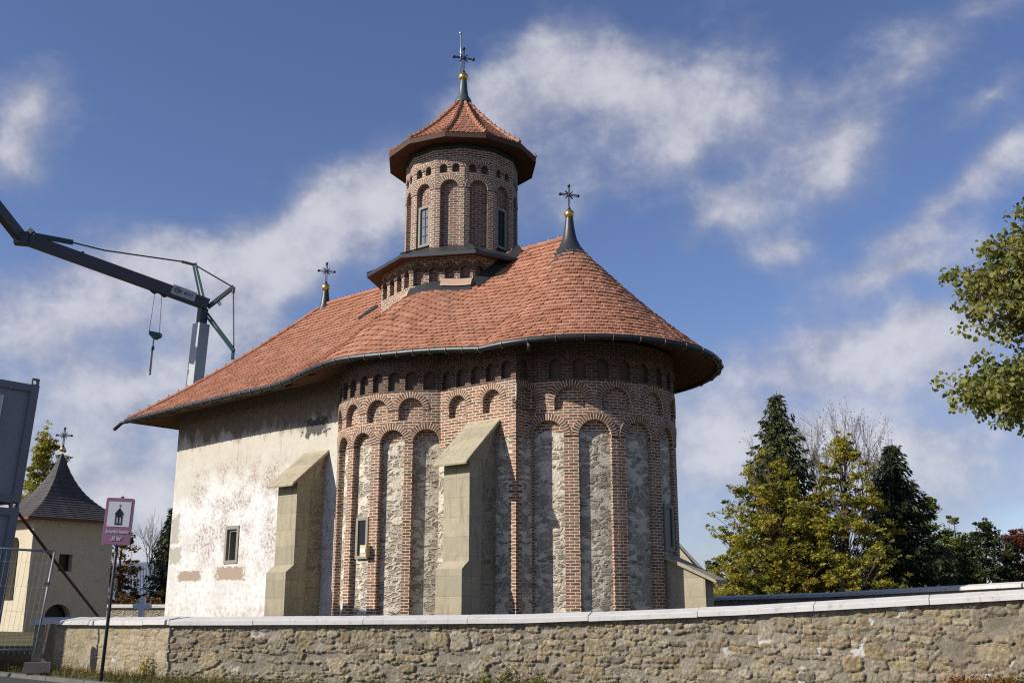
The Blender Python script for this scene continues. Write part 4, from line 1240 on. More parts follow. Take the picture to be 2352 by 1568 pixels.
# ------------------------------------------------------------------ turret
def shingle():
    m, nt, b = newmat('grey_wood_shingle', .9, 0, .2)
    p, uv = posn(nt), uvn(nt)
    br = nd(nt, 'ShaderNodeTexBrick', {'offset': .5}, Vector=uv, Color1=c4((.04, .036, .036)), Color2=c4((.085, .078, .076)), Mortar=c4((.02, .018, .018)), Scale=1.0,
            Mortar_Size=.006, Mortar_Smooth=.3, Brick_Width=.12, Row_Height=50.0)
    c = mx(nt, nz(nt, p, 5, 6), br.outputs[0], mx(nt, .5, br.outputs[0], (.14, .13, .125)))
    setc(nt, b, c); return m
M['shingle'] = shingle()
tq = Vector((-17.95, 40.0, 0)); LT = 3.25
tcen = tq - E_ * LT / 2 - S_ * LT / 2
tu_ = thing('gate_turret', (tcen.x, tcen.y, .8), 'small square turret with concave dark shingle roof and iron cross at left', 'turret')
def plaster_plain():
    m, nt, b = newmat('old_beige_plaster', .93, 0, .12)
    p = posn(nt)
    c = mx(nt, nz(nt, p, .9, 6, .6), (.42, .36, .25), (.57, .50, .37))
    c = mx(nt, ma(nt, 'MULTIPLY', sm(nt, nz(nt, p, 3.2, 6, .65), .58, .7), .5), c, (.27, .23, .18))
    setc(nt, b, c); bump(nt, b, nz(nt, p, 9, 6, .6), .5, .04); return m
M['old_plaster'] = plaster_plain()
mb = MB(); ZTE = 4.98
# east face with a small window and a low arched opening; south face with a tall narrow window
pE = Path().line(tq, tq - S_ * LT, E_)
facade(mb, pE, 0, LT, .55, 2.05, [(1.28, .52, .5, 1.25)], .4, 0, 1, None, step=1)
facade(mb, pE, 0, LT, 2.05, ZTE, [(1.38, .27, 2.98, 3.62, 'rect')], .3, 0, 1, None, step=1)
pS_ = Path().line(tq - E_ * LT, tq, S_)
facade(mb, pS_, 0, LT, .55, ZTE, [(LT - 1.35, .35, 1.9, 3.9)], .3, 0, 1, None, step=1)
pW_ = Path().line(tq - E_ * LT - S_ * LT, tq - E_ * LT, -E_); facade(mb, pW_, 0, LT, .55, ZTE, [], .3, 0, 1, None, step=1)
pN_ = Path().line(tq - S_ * LT, tq - S_ * LT - E_ * LT, -S_); facade(mb, pN_, 0, LT, .55, ZTE, [], .3, 0, 1, None, step=1)
mb.build('wall', [M['old_plaster'], M['glass']], tu_)
mb = MB(); er = LT / 2 + .42; ZAP = 7.72
dirs4 = [(E_ + S_), (E_ - S_), (-E_ - S_), (-E_ + S_)]
NR = 17
def tpt(k, f, up=0.0):
    x = 1 - f
    h = .46 * f + .16 * f * f + .38 * f ** 5
    q = tcen + dirs4[k % 4] * (er * x + .03)
    return Vector((q.x, q.y, ZTE - .06 + (ZAP - ZTE) * h + up))
for k in range(4):
    for i in range(NR):
        f0, f1 = i / NR, (i + 1) / NR
        a_, b_, c_, d_ = tpt(k, f0, .025), tpt(k + 1, f0, .025), tpt(k + 1, f1), tpt(k, f1)
        w0_ = (b_ - a_).length / 2; w1_ = (c_ - d_).length / 2
        mb.add([a_, b_, c_, d_], [(0, 1, 2, 3)], [(-w0_, i + .5), (w0_, i + .5), (w1_, i + .6), (-w1_, i + .6)])
        mb.add([tpt(k, f0, 0), tpt(k + 1, f0, 0), b_, a_], [(0, 1, 2, 3)])
ro_ = mb.build('roof', [M['shingle']], tu_)
mb = MB()
for k in range(4):
    a_, b_ = tpt(k, 0), tpt(k + 1, 0)
    i0, i1 = tcen + dirs4[k] * (LT / 2 - .02), tcen + dirs4[(k + 1) % 4] * (LT / 2 - .02)
    mb.quad(a_ - Vector((0, 0, .02)), Vector((i0.x, i0.y, ZTE - .03)), Vector((i1.x, i1.y, ZTE - .03)), b_ - Vector((0, 0, .02)))
    mb.bar(a_ - Vector((0, 0, .05)), b_ - Vector((0, 0, .05)), .04, .10)
mb.build('eave_board', [plain('red_brown_timber', (.14, .06, .035), .8, var=.3)], ro_)
g = MB(); g.ball(Vector((tcen.x, tcen.y, ZAP + .12)), .11, 12); fo = g.build('gilded_ball', [M['gold']], tu_, True)
cross_mesh(Vector((tcen.x, tcen.y, ZAP + .2)), .80, (E_ * .55 - S_ * .83), .025).build('cross', [M['iron']], tu_)

# ------------------------------------------------------------------ site containers
CUP = Vector((.052, .0, 1)).normalized(); CQ = Vector((-11.50, 24.35, 0)); CF = Vector((-.73, -.683, 0)); CF = (CF - CUP * CF.dot(CUP)).normalized(); CB = CUP.cross(CF).normalized()
if CB.y < 0: CB = -CB
M['galv2'] = plain('dull_fence_tube', (.24, .245, .25), .55, .5, var=.25)
M['cont'] = plain('grey_container_paint', (.225, .23, .25), .55, var=.10, scale=1.5)
M['cont2'] = plain('grey_container_frame', (.165, .17, .185), .55, var=.12, scale=2)
M['whitepvc'] = plain('white_window_frame', (.55, .56, .57), .4, var=.05)
def container(z0, z1, label, win):
    cen = CQ + CF * 3.0 + CB * 1.2
    t = thing('site_container', (cen.x, cen.y, z0), label, 'container', 'stacked grey site containers')
    up = CUP; axc = (CF, CB, up)
    H_ = z1 - z0
    mb = MB()
    mb.box(cen + up * (z0 + H_ / 2), (5.80, 2.24, H_ - .28), ax=axc)
    bdy = mb.build('body', [M['cont']], t)
    fr_ = MB()
    for a_ in (.09, 5.91):
        for b_ in (.09, 2.31):
            fr_.box(CQ + CF * a_ + CB * b_ + up * (z0 + H_ / 2), (.18, .18, H_ - .03), ax=axc)
    for zc in (z0 + .08, z1 - .10):
        for b_ in (.08, 2.32): fr_.box(CQ + CF * 3 + CB * b_ + up * zc, (5.64, .15, .17), ax=axc)
        for a_ in (.08, 5.92): fr_.box(CQ + CF * a_ + CB * 1.2 + up * zc, (.15, 2.04, .17), ax=axc)
    fr_.build('frame', [M['cont2']], t)
    for a_ in (.10, 5.9):
        for b_ in (.10, 2.3):
            cc = CQ + CF * a_ + CB * b_ + up * (z1 + .06); k = MB()
            for o_ in (-.07, .07): k.box(cc + CF * o_, (.035, .16, .17), ax=axc)
            k.box(cc + up * .07, (.10, .16, .03), ax=axc); k.box(cc - up * .07, (.10, .16, .03), ax=axc)
            k.build('corner_casting', [M['cont2']], t)
    if win:
        wcn = CQ + CF * 1.35 + up * (z0 + 1.75) + CB * .08
        w = MB()
        for sx in (-1, 1): w.box(wcn + CF * sx * .55 - CB * .03, (.09, .12, 1.3), ax=axc)
        for sz in (-1, 1): w.box(wcn + up * sz * .61 - CB * .03, (1.01, .12, .09), ax=axc)
        wo = w.build('window', [M['whitepvc']], t)
        k = MB(); k.box(wcn - CB * .0, (1.0, .02, 1.12), ax=axc); k.build('pane', [M['glass']], wo)
    return t
container(3.95, 6.72, 'upper grey site container with a white framed window at the left edge', True)
container(.86, 3.84, 'lower grey site container standing behind the wire fence panel', False)

# diagonal prop behind the wall
pp = MB(); pp.tube([P(40, 1175, 24.6), P(140, 1306, 27.0), P(236, 1428, 29.4)], .035, 8)
o_ = pp.build('prop_pole', [M['darkwood']]); tag(o_, 'thin dark pole slanting down in front of the beige turret', 'pole')

# ------------------------------------------------------------------ wire fence panel
FY = 21.9
pt0, pb0 = P(126, 1266, FY), P(80, 1500, FY - .1)
lt0 = P(-190, 1248, FY - .1); lb0 = P(-235, 1496, FY - .2)
fp = thing('fence_panel', (pb0.x, pb0.y, ground_z(pb0.x, pb0.y)), 'galvanised wire mesh fence panel leaning at the left edge of the wall', 'fence')
mb = MB(); r_ = .024
for a_, b_ in ((pt0, pb0), (lt0, lb0), (lt0, pt0), (lb0, pb0.lerp(pt0, .04))): mb.tube([a_, b_], r_, 8)
mb.build('tube_frame', [M['galv2']], fp, True)
mb = MB()
nv = 26
for i in range(1, nv):
    f = i / nv; mb.tube([lt0.lerp(pt0, f), lb0.lerp(pb0, f)], .0026, 4, cap=False)
for f in (.12, .36, .60, .84):
    mb.tube([lt0.lerp(lb0, f), pt0.lerp(pb0, f)], .0026, 4, cap=False)
mb.build('wire_mesh', [M['galv2']], fp)
mb = MB(); mb.box(Vector((pb0.x + .08, pb0.y + .03, ground_z(pb0.x, pb0.y) + .12)), (.50, .22, .2), .2)
mb.build('concrete_foot', [plain('dark_concrete', (.11, .10, .09), .95, var=.3)], fp)
mb = MB(); c_ = pt0.lerp(pb0, .32); mb.box(c_ + Vector((-.02, -.02, 0)), (.09, .08, .06)); mb.build('clamp', [M['iron']], fp)
# stub of a squared timber post at the wall end
tp = MB(); b_ = P(106, 1530, 21.95); tt_ = P(118, 1432, 22.0); tp.bar(Vector((b_.x, b_.y, ground_z(b_.x, b_.y) - .05)), tt_, .17, .16)
o_ = tp.build('timber_post', [plain('weathered_post', (.13, .105, .075), .9, var=.35, scale=10, bmp=.3)]); tag(o_, 'short weathered post standing between wire fence and stone wall', 'post')

# ------------------------------------------------------------------ sign
SY = 20.55
sb = P(232, 1556, SY); sb.z = ground_z(sb.x, sb.y) - .05
st_ = P(276, 1190, SY)
sg = thing('road_sign', (sb.x, sb.y, sb.z + .05), 'purple monument sign with a church pictogram on a dark pole before the wall', 'sign')
mb = MB(); up_s = (st_ - sb).normalized()
mb.tube([sb, st_ + up_s * .42], .032, 10); pole = mb.build('pole', [plain('dark_painted_pole', (.05, .055, .055), .5, .3, var=.5, scale=4)], sg, True)
ctr = P(275, 1197.5, SY); ctr = ctr + Vector((0, -.075, 0))
nS = Vector((.22, -.975, 0)).normalized()
ux = Vector((0, 0, 1)).cross(nS).normalized(); uz = up_s.copy(); uz = (uz - nS * uz.dot(nS)).normalized(); ux = (ux - uz * ux.dot(uz)).normalized(); ux = uz.cross(-nS).normalized() if False else ux
SW_, SH_ = .52, .895
def rrect(w, h, r, n=5):
    out_ = []
    for cx, cy, a0 in ((w / 2 - r, h / 2 - r, 0), (-w / 2 + r, h / 2 - r, 90), (-w / 2 + r, -h / 2 + r, 180), (w / 2 - r, -h / 2 + r, 270)):
        for i in range(n + 1):
            a_ = R(a0 + 90 * i / n); out_.append((cx + r * math.cos(a_), cy + r * math.sin(a_)))
    return out_
def flat(mb, pts, d_, th=.002):
    f_ = [ctr + ux * x + uz * y + nS * d_ for x, y in pts]; k = len(f_)
    bk = [q - nS * th for q in f_]
    mb.add(f_ + bk, [tuple(range(k)), tuple(range(2 * k - 1, k - 1, -1))] + [(i, k + i, k + (i + 1) % k, (i + 1) % k) for i in range(k)])
mb = MB(); flat(mb, rrect(SW_, SH_, .045), 0, .03); pan = mb.build('panel', [plain('grey_sign_back', (.33, .27, .31), .5, var=.05)], sg)
mb = MB(); flat(mb, rrect(SW_ - .02, SH_ - .02, .037), .004, .003); mb.build('purple_face', [plain('purple_sign_film', (.34, .155, .225), .35, var=.10, scale=5)], pan)
mb = MB(); flat(mb, [(-.205, -.10), (.205, -.10), (.205, .375), (-.205, .375)][::1], .0075, .003); mb.build('white_field', [plain('white_sign_film', (.74, .74, .72), .4, var=.04)], pan)
mb = MB(); D_ = .011
flat(mb, [(-.066, -.065), (.066, -.065), (.066, -.038), (-.066, -.038)], D_)
for x0, x1 in ((-.066, -.044), (-.014, .014), (.044, .066)): flat(mb, [(x0, -.038), (x1, -.038), (x1, .08), (x0, .08)], D_)
flat(mb, [(-.066, .08), (.066, .08), (.066, .135), (-.066, .135)], D_)
flat(mb, [(-.085, .135), (.085, .135), (.058, .18), (0, .255), (-.058, .18)], D_)
flat(mb, [(-.004, .255), (.004, .255), (.004, .325), (-.004, .325)], D_); flat(mb, [(-.022, .297), (-.004, .297), (-.004, .304), (-.022, .304)], D_); flat(mb, [(.004, .297), (.022, .297), (.022, .304), (.004, .304)], D_)
mb.build('church_pictogram', [plain('black_sign_film', (.02, .022, .02), .4, var=.05)], pan)
M['white_letters'] = plain('white_letters', (.75, .73, .74), .4, var=.03)
def text_mesh(name, body, size, origin, ax_x, ax_y, ax_n, mat, parent, sx=1.0):
    cu = bpy.data.curves.new(name, 'FONT'); cu.body = body; cu.size = size; cu.align_x = 'CENTER'; cu.align_y = 'CENTER'; cu.extrude = .0015; cu.offset = size * .012
    to = bpy.data.objects.new(name + '_tmp', cu); col.objects.link(to)
    dg = bpy.context.evaluated_depsgraph_get(); me_ = bpy.data.meshes.new_from_object(to.evaluated_get(dg))
    bpy.data.objects.remove(to); bpy.data.curves.remove(cu)
    for v_ in me_.vertices:
        q = origin + ax_x * v_.co.x * sx + ax_y * v_.co.y + ax_n * v_.co.z
        v_.co = q - org(parent)
    me_.materials.clear(); me_.materials.append(mat); me_.name = name
    ob = bpy.data.objects.new(name, me_); col.objects.link(ob); ob.parent = parent; ORG[ob.name] = org(parent); return ob
text_mesh('lettering', 'Ansamblul biserica', .098, ctr - uz * .195 + nS * .009, ux, uz, nS, M['white_letters'], pan, .57)
text_mesh('lettering', '\u201eSf. Ilie\u201d', .105, ctr - uz * .325 + nS * .009, ux, uz, nS, M['white_letters'], pan, .62)

# ------------------------------------------------------------------ tower crane
KY = 62.0
M['crane'] = plain('grey_crane_paint', (.06, .06, .07), .5, .2, var=.2, scale=1)
M['crane_light'] = plain('pale_crane_paint', (.34, .35, .35), .5, .2, var=.18, scale=1)
M['crane_green'] = plain('green_crane_paint', (.03, .075, .065), .5, .2, var=.2, scale=1)
mtop = P(466, 712, KY); mb0 = P(447, 885, KY); mdir = (mb0 - mtop).normalized()
mbase = mtop + mdir * ((mtop.z - .7) / -mdir.z)
cr = thing('tower_crane', mbase, 'grey folding tower crane standing behind the church roof at left', 'crane')
up = Vector((0, 0, 1)); toC = Vector((.3, -1, 0)).normalized()
mb = MB(); mb.bar(mbase, mtop + mdir * .9, .72, .72, up=(-.8, -1, 0)); mb.build('mast', [M['crane_light']], cr)
mb = MB(); mb.bar(mtop + mdir * 1.0, mtop - mdir * .1, .40, .5, up=(-.8, -1, 0)); mb.build('mast_head', [M['crane']], cr)
j0, j1 = P(478, 700, KY), P(60, 549, KY - 4)
mb = MB(); mb.bar(j0, j1, .50, .66, up=(0, 0, 1)); jib = mb.build('jib', [M['crane']], cr)
jd = (j1 - j0).normalized(); jn = Vector((0, 0, 1)); jn = (jn - jd * jn.dot(jd)).normalized(); jf = jd.cross(jn); jf = -jf if jf.y > 0 else jf
lbl0, lbl1 = P(444, 683, KY), P(400, 667, KY)
mb = MB(); c_ = (lbl0 + lbl1) / 2; Lb = (lbl0 - lbl1).length * 1.12
c_ = j0 + jd * ((c_ - j0).dot(jd)) + jn * .10
mb.box(c_ + jf * .29, (Lb, .03, .60), ax=(-jd, jf, jn)); nb = mb.build('name_board', [plain('pale_name_board', (.42, .40, .41), .5)], jib)
M['ink'] = plain('dark_lettering', (.06, .06, .09), .5)
text_mesh('lettering', 'TOMEI  MONT  TORI', .30, c_ + jf * .31 - jd * .22, -jd, jn, jf, M['ink'], nb, .62)
mb = MB()
for i in range(14):
    a0, a1 = R(40 + i * 20), R(60 + i * 20); q = c_ + jf * .31 + jd * (Lb / 2 - .32)
    mb.bar(q - jd * math.cos(a0) * .18 + jn * math.sin(a0) * .18, q - jd * math.cos(a1) * .18 + jn * math.sin(a1) * .18, .07, .02)
mb.build('emblem', [M['ink']], nb)
t0, t1 = P(52, 551, KY - 4), P(-60, 410, KY - 8)
mb = MB(); mb.bar(t0, t1, .46, .62); mb.build('jib_tip', [M['crane']], cr)
mb = MB(); h_ = P(50, 548, KY - 4.1); mb.box(h_, (.75, .7, .7), .3); mb.tube([h_ + Vector((-.1, -.5, .05)), h_ + Vector((-.1, .5, .05))], .2, 10); mb.bar(P(62, 540, KY - 4), P(76, 528, KY - 4), .22, .3); mb.build('jib_hinge', [M['crane']], cr)
mb = MB(); q = P(189, 594, KY - 2.8); mb.bar(q, P(190, 578, KY - 2.8), .12, .15); mb.bar(P(184, 592, KY - 2.8), P(184, 584, KY - 2.8), .1, .1); mb.build('jib_lug', [M['crane']], cr)
# A-frame and tie rods
ap0 = P(447, 606, KY)
mb = MB()
mb.bar(P(444, 609, KY), P(459, 681, KY), .11); mb.bar(P(449, 604, KY), P(468, 683, KY), .12); mb.build('top_strut', [M['crane_green']], cr)
mb = MB(); mb.tube([P(447, 608, KY), P(536, 660, KY)], .045, 6); mb.tube([P(536, 662, KY), P(537, 800, KY)], .045, 6); mb.build('tie_rod', [M['iron']], cr)
mb = MB(); mb.tube([P(446, 607, KY), P(420, 601, KY), P(240, 575, KY - 2), P(167, 557, KY - 3)], .045, 6); mb.tube([P(446, 608, KY), P(418, 601, KY)], .085, 6); mb.build('tie_rod', [M['iron']], cr)
mb = MB(); mb.bar(P(168, 557, KY - 3), P(78, 540, KY - 4), .2, .26); mb.build('luffing_bar', [M['crane_green']], cr)
mb = MB(); mb.bar(P(477, 706, KY), P(538, 658, KY), .22); mb.bar(P(497, 691, KY), P(505, 702, KY), .07); mb.bar(P(501, 688, KY), P(508, 700, KY), .07); mb.tube([P(536, 660, KY), P(535.5, 672, KY)], .12, 6); mb.build('rear_strut', [M['crane']], cr)
mb = MB()
mb.bar(P(474, 716, KY), P(535, 798, KY), .13); mb.bar(P(472, 724, KY), P(531, 801, KY), .13)
for f in (.2, .55, .8): mb.bar(P(474, 716, KY).lerp(P(535, 798, KY), f), P(472, 724, KY).lerp(P(531, 801, KY), f), .1)
mb.bar(P(500, 755, KY), P(537, 806, KY), .24); mb.bar(P(536, 803, KY), P(534, 825, KY), .16); mb.build('rear_brace', [M['crane_green']], cr)
mb = MB()
for px in (352, 375):
    q = P(px, 665 + (px - 352) * .35, KY - .9); mb.tube([q + Vector((0, -.3, 0)), q + Vector((0, .3, 0))], .20, 12)
mb.bar(P(350, 664, KY - .9), P(380, 676, KY - .9), .34, .2); mb.build('trolley', [M['iron']], cr)
hk = MB()
for a_, b_ in (((356, 672), (343, 760)), ((372, 676), (366, 765))): hk.tube([P(*a_, KY - .9), P(*b_, KY - .9)], .016, 4)
hk.build('hoist_rope', [M['iron']], cr)
hb_pts = [(342, 759), (368, 764), (367, 771), (355, 777), (350, 776), (342, 768)]
hk = MB(); f_ = [P(x, y, KY - 1.1) for x, y in hb_pts]; b_ = [q + Vector((0, .4, 0)) for q in f_]; n_ = len(f_)
hk.add(f_ + b_, [tuple(range(n_ - 1, -1, -1)), tuple(range(n_, 2 * n_))] + [(i, (i + 1) % n_, n_ + (i + 1) % n_, n_ + i) for i in range(n_)])
hk.tube([P(353, 777, KY - .9), P(351, 795, KY - .9)], .05, 6); hk.build('hook_block', [M['crane_green']], cr)
hk = MB(); hk.tube([P(351, 795, KY - .9), P(350, 803, KY - .9)], .11, 8); hk.tube([P(350.5, 803, KY - .9), P(345.5, 858, KY - .9)], .035, 5); hk.tube([P(349, 803, KY - .9), P(343, 858, KY - .9)], .035, 5); hk.tube([P(346, 856, KY - .9), P(342, 860, KY - .9)], .07, 6)
hk.build('sling_chain', [M['iron']], cr)

# ------------------------------------------------------------------ gravestone cross
gy = 27.0; gb_ = P(326, 1420, gy); gz = 1.0
gt = thing('gravestone_cross', (gb_.x, gy, .75), 'small white stone cross with rounded lobes behind the wall', 'gravestone')
mb = MB(); cx = P(327, 1390, gy)
for dx_, dz_ in ((0, .135), (-.15, -.01), (.15, -.01)): mb.tube([cx + Vector((dx_, -.06, dz_)), cx + Vector((dx_, .06, dz_))], .075, 14)
mb.box(cx + Vector((0, 0, -.01)), (.30, .13, .12)); mb.box(Vector((cx.x, gy, (cx.z + .12 + .7) / 2)), (.13, .125, cx.z + .12 - .7))
mb.build('cross', [M['white_coping']], gt)
mb = MB(); mb.box(Vector((cx.x, gy, .84)), (.45, .3, .24)); mb.build('plinth', [M['concrete']], gt)

# ------------------------------------------------------------------ far houses
def sheet_roof(name, c):
    m, nt, b = newmat(name, .5, .25, .4)
    uv, p = uvn(nt), posn(nt); u, v_, _ = xyz(nt, uv)
    n = nz(nt, p, 1.2, 5)
    s1 = ma(nt, 'MULTIPLY_ADD', n, .5, .72)
    setc(nt, b, mx(nt, 1.0, c, nd(nt, 'ShaderNodeCombineColor', i0=s1, i1=s1, i2=s1).outputs[0], 'MULTIPLY'))
    w = nd(nt, 'ShaderNodeTexWave', {'wave_type': 'BANDS', 'bands_direction': 'X'}, Vector=uv, Scale=1.6).outputs[1]
    bump(nt, b, w, .6, .05); return m
M['bluesheet'] = sheet_roof('blue_grey_sheet_roof', (.12, .14, .19)); M['greysheet'] = sheet_roof('pale_sheet_roof', (.36, .40, .44))
def house(cx, cy, w, l, zw, zr, rz, label, roofm, hip=.0, chim=None):
    t = thing('house', (cx, cy, .7), label, 'house')
    ux_, uy_ = Vector((math.cos(rz), math.sin(rz), 0)), Vector((-math.sin(rz), math.cos(rz), 0)); c = Vector((cx, cy, 0))
    up_ = Vector((0, 0, 1))
    mb = MB(); mb.box(c + up_ * (zw + .5) / 2, (l, w, zw - .5), rz)
    for sx in (-1, 1):
        if hip == 0: mb.add([c + ux_ * sx * l / 2 + uy_ * w / 2 + up_ * zw, c + ux_ * sx * l / 2 - uy_ * w / 2 + up_ * zw, c + ux_ * sx * l / 2 + up_ * (zr - .1)], [(0, 1, 2)])
    mb.build('wall', [M['old_plaster']], t)
    for sx in (-1, 1):
        for f in (-.3, .0, .3):
            k = MB(); k.box(c + ux_ * f * l + uy_ * sx * (w / 2 + .01) + up_ * (zw * .55 + .4), (.9, .06, 1.2), rz)
            k.build('window', [M['glass']], t)
    rb = MB(); o_ = .5
    r0, r1 = c - ux_ * (l / 2 + (o_ if hip == 0 else -hip)) + up_ * zr, c + ux_ * (l / 2 + (o_ if hip == 0 else -hip)) + up_ * zr
    dz_ = -.2
    e = [c - ux_ * (l / 2 + o_) - uy_ * (w / 2 + o_) + up_ * (zw + dz_), c + ux_ * (l / 2 + o_) - uy_ * (w / 2 + o_) + up_ * (zw + dz_),
         c + ux_ * (l / 2 + o_) + uy_ * (w / 2 + o_) + up_ * (zw + dz_), c - ux_ * (l / 2 + o_) + uy_ * (w / 2 + o_) + up_ * (zw + dz_)]
    rb.add([e[0], e[1], r1, r0], [(0, 1, 2, 3)], [(0, 0), (l, 0), (l, w / 2), (0, w / 2)]); rb.add([e[2], e[3], r0, r1], [(0, 1, 2, 3)], [(0, 0), (l, 0), (l, w / 2), (0, w / 2)])
    if hip > 0: rb.add([e[1], e[2], r1], [(0, 1, 2)], [(0, 0), (w, 0), (w / 2, w / 2)]); rb.add([e[3], e[0], r0], [(0, 1, 2)], [(0, 0), (w, 0), (w / 2, w / 2)])
    rb.add([q - up_ * .12 for q in (e[0], e[1], r1, r0)], [(3, 2, 1, 0)]); rb.add([q - up_ * .12 for q in (e[2], e[3], r0, r1)], [(3, 2, 1, 0)])
    ro = rb.build('roof', [roofm], t)
    k = MB()
    for a_, b_ in ((r0, r1),) + (((e[1], r1), (e[2], r1), (e[0], r0), (e[3], r0)) if hip > 0 else ((e[0], r0), (e[1], r1))): k.tube([a_ + up_ * .03, b_ + up_ * .03], .07, 6)
    k.build('ridge_cap', [M['galv']], ro)
    if chim is not None:
        k = MB(); q = c + ux_ * chim + uy_ * .6; k.box(q + up_ * (zr + .2), (.55, .55, 1.3), rz); k.box(q + up_ * (zr + .9), (.7, .7, .1), rz); k.build('chimney', [M['brick']], ro)
    return t
hp_ = P(312, 1292, 66); house(hp_.x, 66, 7.5, 9.5, 2.2, hp_.z, R(-20), 'distant house with dark blue grey hipped roof behind the trees left of the church', M['bluesheet'], 3.2, 1.6)
hp_ = P(1528, 1222, 70); house(hp_.x, 70, 7.2, 9, 2.0, hp_.z, R(80), 'distant house with pale sheet metal roof just right of the apse', M['greysheet'])
# ------------------------------------------------------------------ vegetation
def leaf_mat(name, stops, trans=.35, patch=None, rough=.6):
    m = bpy.data.materials.new(name); m.use_nodes = True; nt = m.node_tree
    b = nt.nodes['Principled BSDF']; out_ = nt.nodes['Material Output']
    g = nt.nodes.new('ShaderNodeNewGeometry'); p = g.outputs['Position']
    r_ = ma(nt, 'ADD', ma(nt, 'MULTIPLY', g.outputs['Random Per Island'], .55), ma(nt, 'MULTIPLY', sm(nt, nz(nt, p, patch or .8, 4, .6), .3, .7), .45))
    c = rp(nt, r_, stops)
    nt.links.new(c, b.inputs['Base Color']); b.inputs['Roughness'].default_value = rough; b.inputs['Specular IOR Level'].default_value = .25
    tr = nd(nt, 'ShaderNodeBsdfTranslucent', Color=mx(nt, 1.0, c, (1.2, 1.15, .5), 'MULTIPLY'))
    mxs = nd(nt, 'ShaderNodeMixShader', i0=trans, i1=b.outputs[0], i2=tr.outputs[0])
    nt.links.new(mxs.outputs[0], out_.inputs[0]); return m
M['bark'] = plain('grey_brown_bark', (.085, .065, .05), .95, var=.4, scale=5, bmp=.4)
M['twig'] = plain('bare_twigs', (.05, .038, .033), .95, var=.3, scale=5)
YG = [(0, (.075, .095, .024)), (.25, (.17, .18, .038)), (.52, (.31, .285, .052)), (.8, (.44, .37, .065)), (.94, (.49, .33, .07)), (1, (.36, .18, .05))]
M['l_yellow'] = leaf_mat('autumn_yellow_green_leaves', YG, .48)
M['l_poplar'] = leaf_mat('yellowing_green_leaves', [(0, (.045, .07, .016)), (.5, (.14, .16, .03)), (.85, (.29, .26, .04)), (1, (.40, .29, .04))], .42)
M['l_linden'] = leaf_mat('green_linden_leaves', [(0, (.065, .085, .02)), (.45, (.145, .16, .038)), (.75, (.26, .24, .06)), (.93, (.38, .31, .065)), (1, (.34, .20, .06))], .42, 1.4)
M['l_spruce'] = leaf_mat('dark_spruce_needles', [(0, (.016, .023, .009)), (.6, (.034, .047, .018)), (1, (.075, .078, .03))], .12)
M['l_green'] = leaf_mat('dull_green_foliage', [(0, (.03, .042, .016)), (.6, (.07, .09, .03)), (1, (.14, .14, .055))], .3)
M['l_red'] = leaf_mat('rust_red_leaves', [(0, (.08, .025, .015)), (.6, (.18, .06, .035)), (1, (.28, .12, .06))], .3)
M['l_orange'] = leaf_mat('orange_brown_leaves', [(0, (.03, .04, .012)), (.4, (.12, .08, .015)), (.75, (.28, .13, .02)), (1, (.30, .09, .02))], .35)

M['l_spruce_lit'] = leaf_mat('sunlit_spruce_needles', [(0, (.022, .030, .010)), (.5, (.052, .066, .021)), (1, (.12, .12, .038))], .15)  # brighter copy of the spruce needles, sunlight put into the colour
def unit(n, rg):
    v = rg.normal(size=(n, 3)); return v / np.linalg.norm(v, axis=1, keepdims=True)
def leaf_quads(cen, size, rg, up=.35, aspect=.62, droop=0.0):
    n = len(cen)
    nrm = unit(n, rg); nrm[:, 2] = np.abs(nrm[:, 2]) + up; nrm /= np.linalg.norm(nrm, axis=1, keepdims=True)
    size = size * rg.choice([.7, 1.0, 1.25], (n, 1), p=[.3, .5, .2]); t = unit(n, rg); t[:, 2] -= droop; t -= nrm * np.sum(t * nrm, 1, keepdims=True); t /= np.linalg.norm(t, axis=1, keepdims=True)
    b = np.cross(nrm, t); s = size * rg.uniform(.6, 1.25, (n, 1))
    return np.stack([cen - t * s * .5, cen + b * s * aspect * .5 - t * s * .08, cen + t * s * .5, cen - b * s * aspect * .5 - t * s * .08], 1)
def limb(mb, a, b, r0, r1, rg, bow=.12, n=5, sides=6):
    a, b = Vector(a), Vector(b); L = (b - a).length; side = Vector(rg.normal(size=3)) * L * bow; side.z = abs(side.z) * .5
    pts = []
    for i in range(n + 1):
        f = i / n; pts.append(a.lerp(b, f) + side * (4 * f * (1 - f)) * .5)
    mb.tube(pts, r0, sides, cap=False, r2=r1)
    return pts
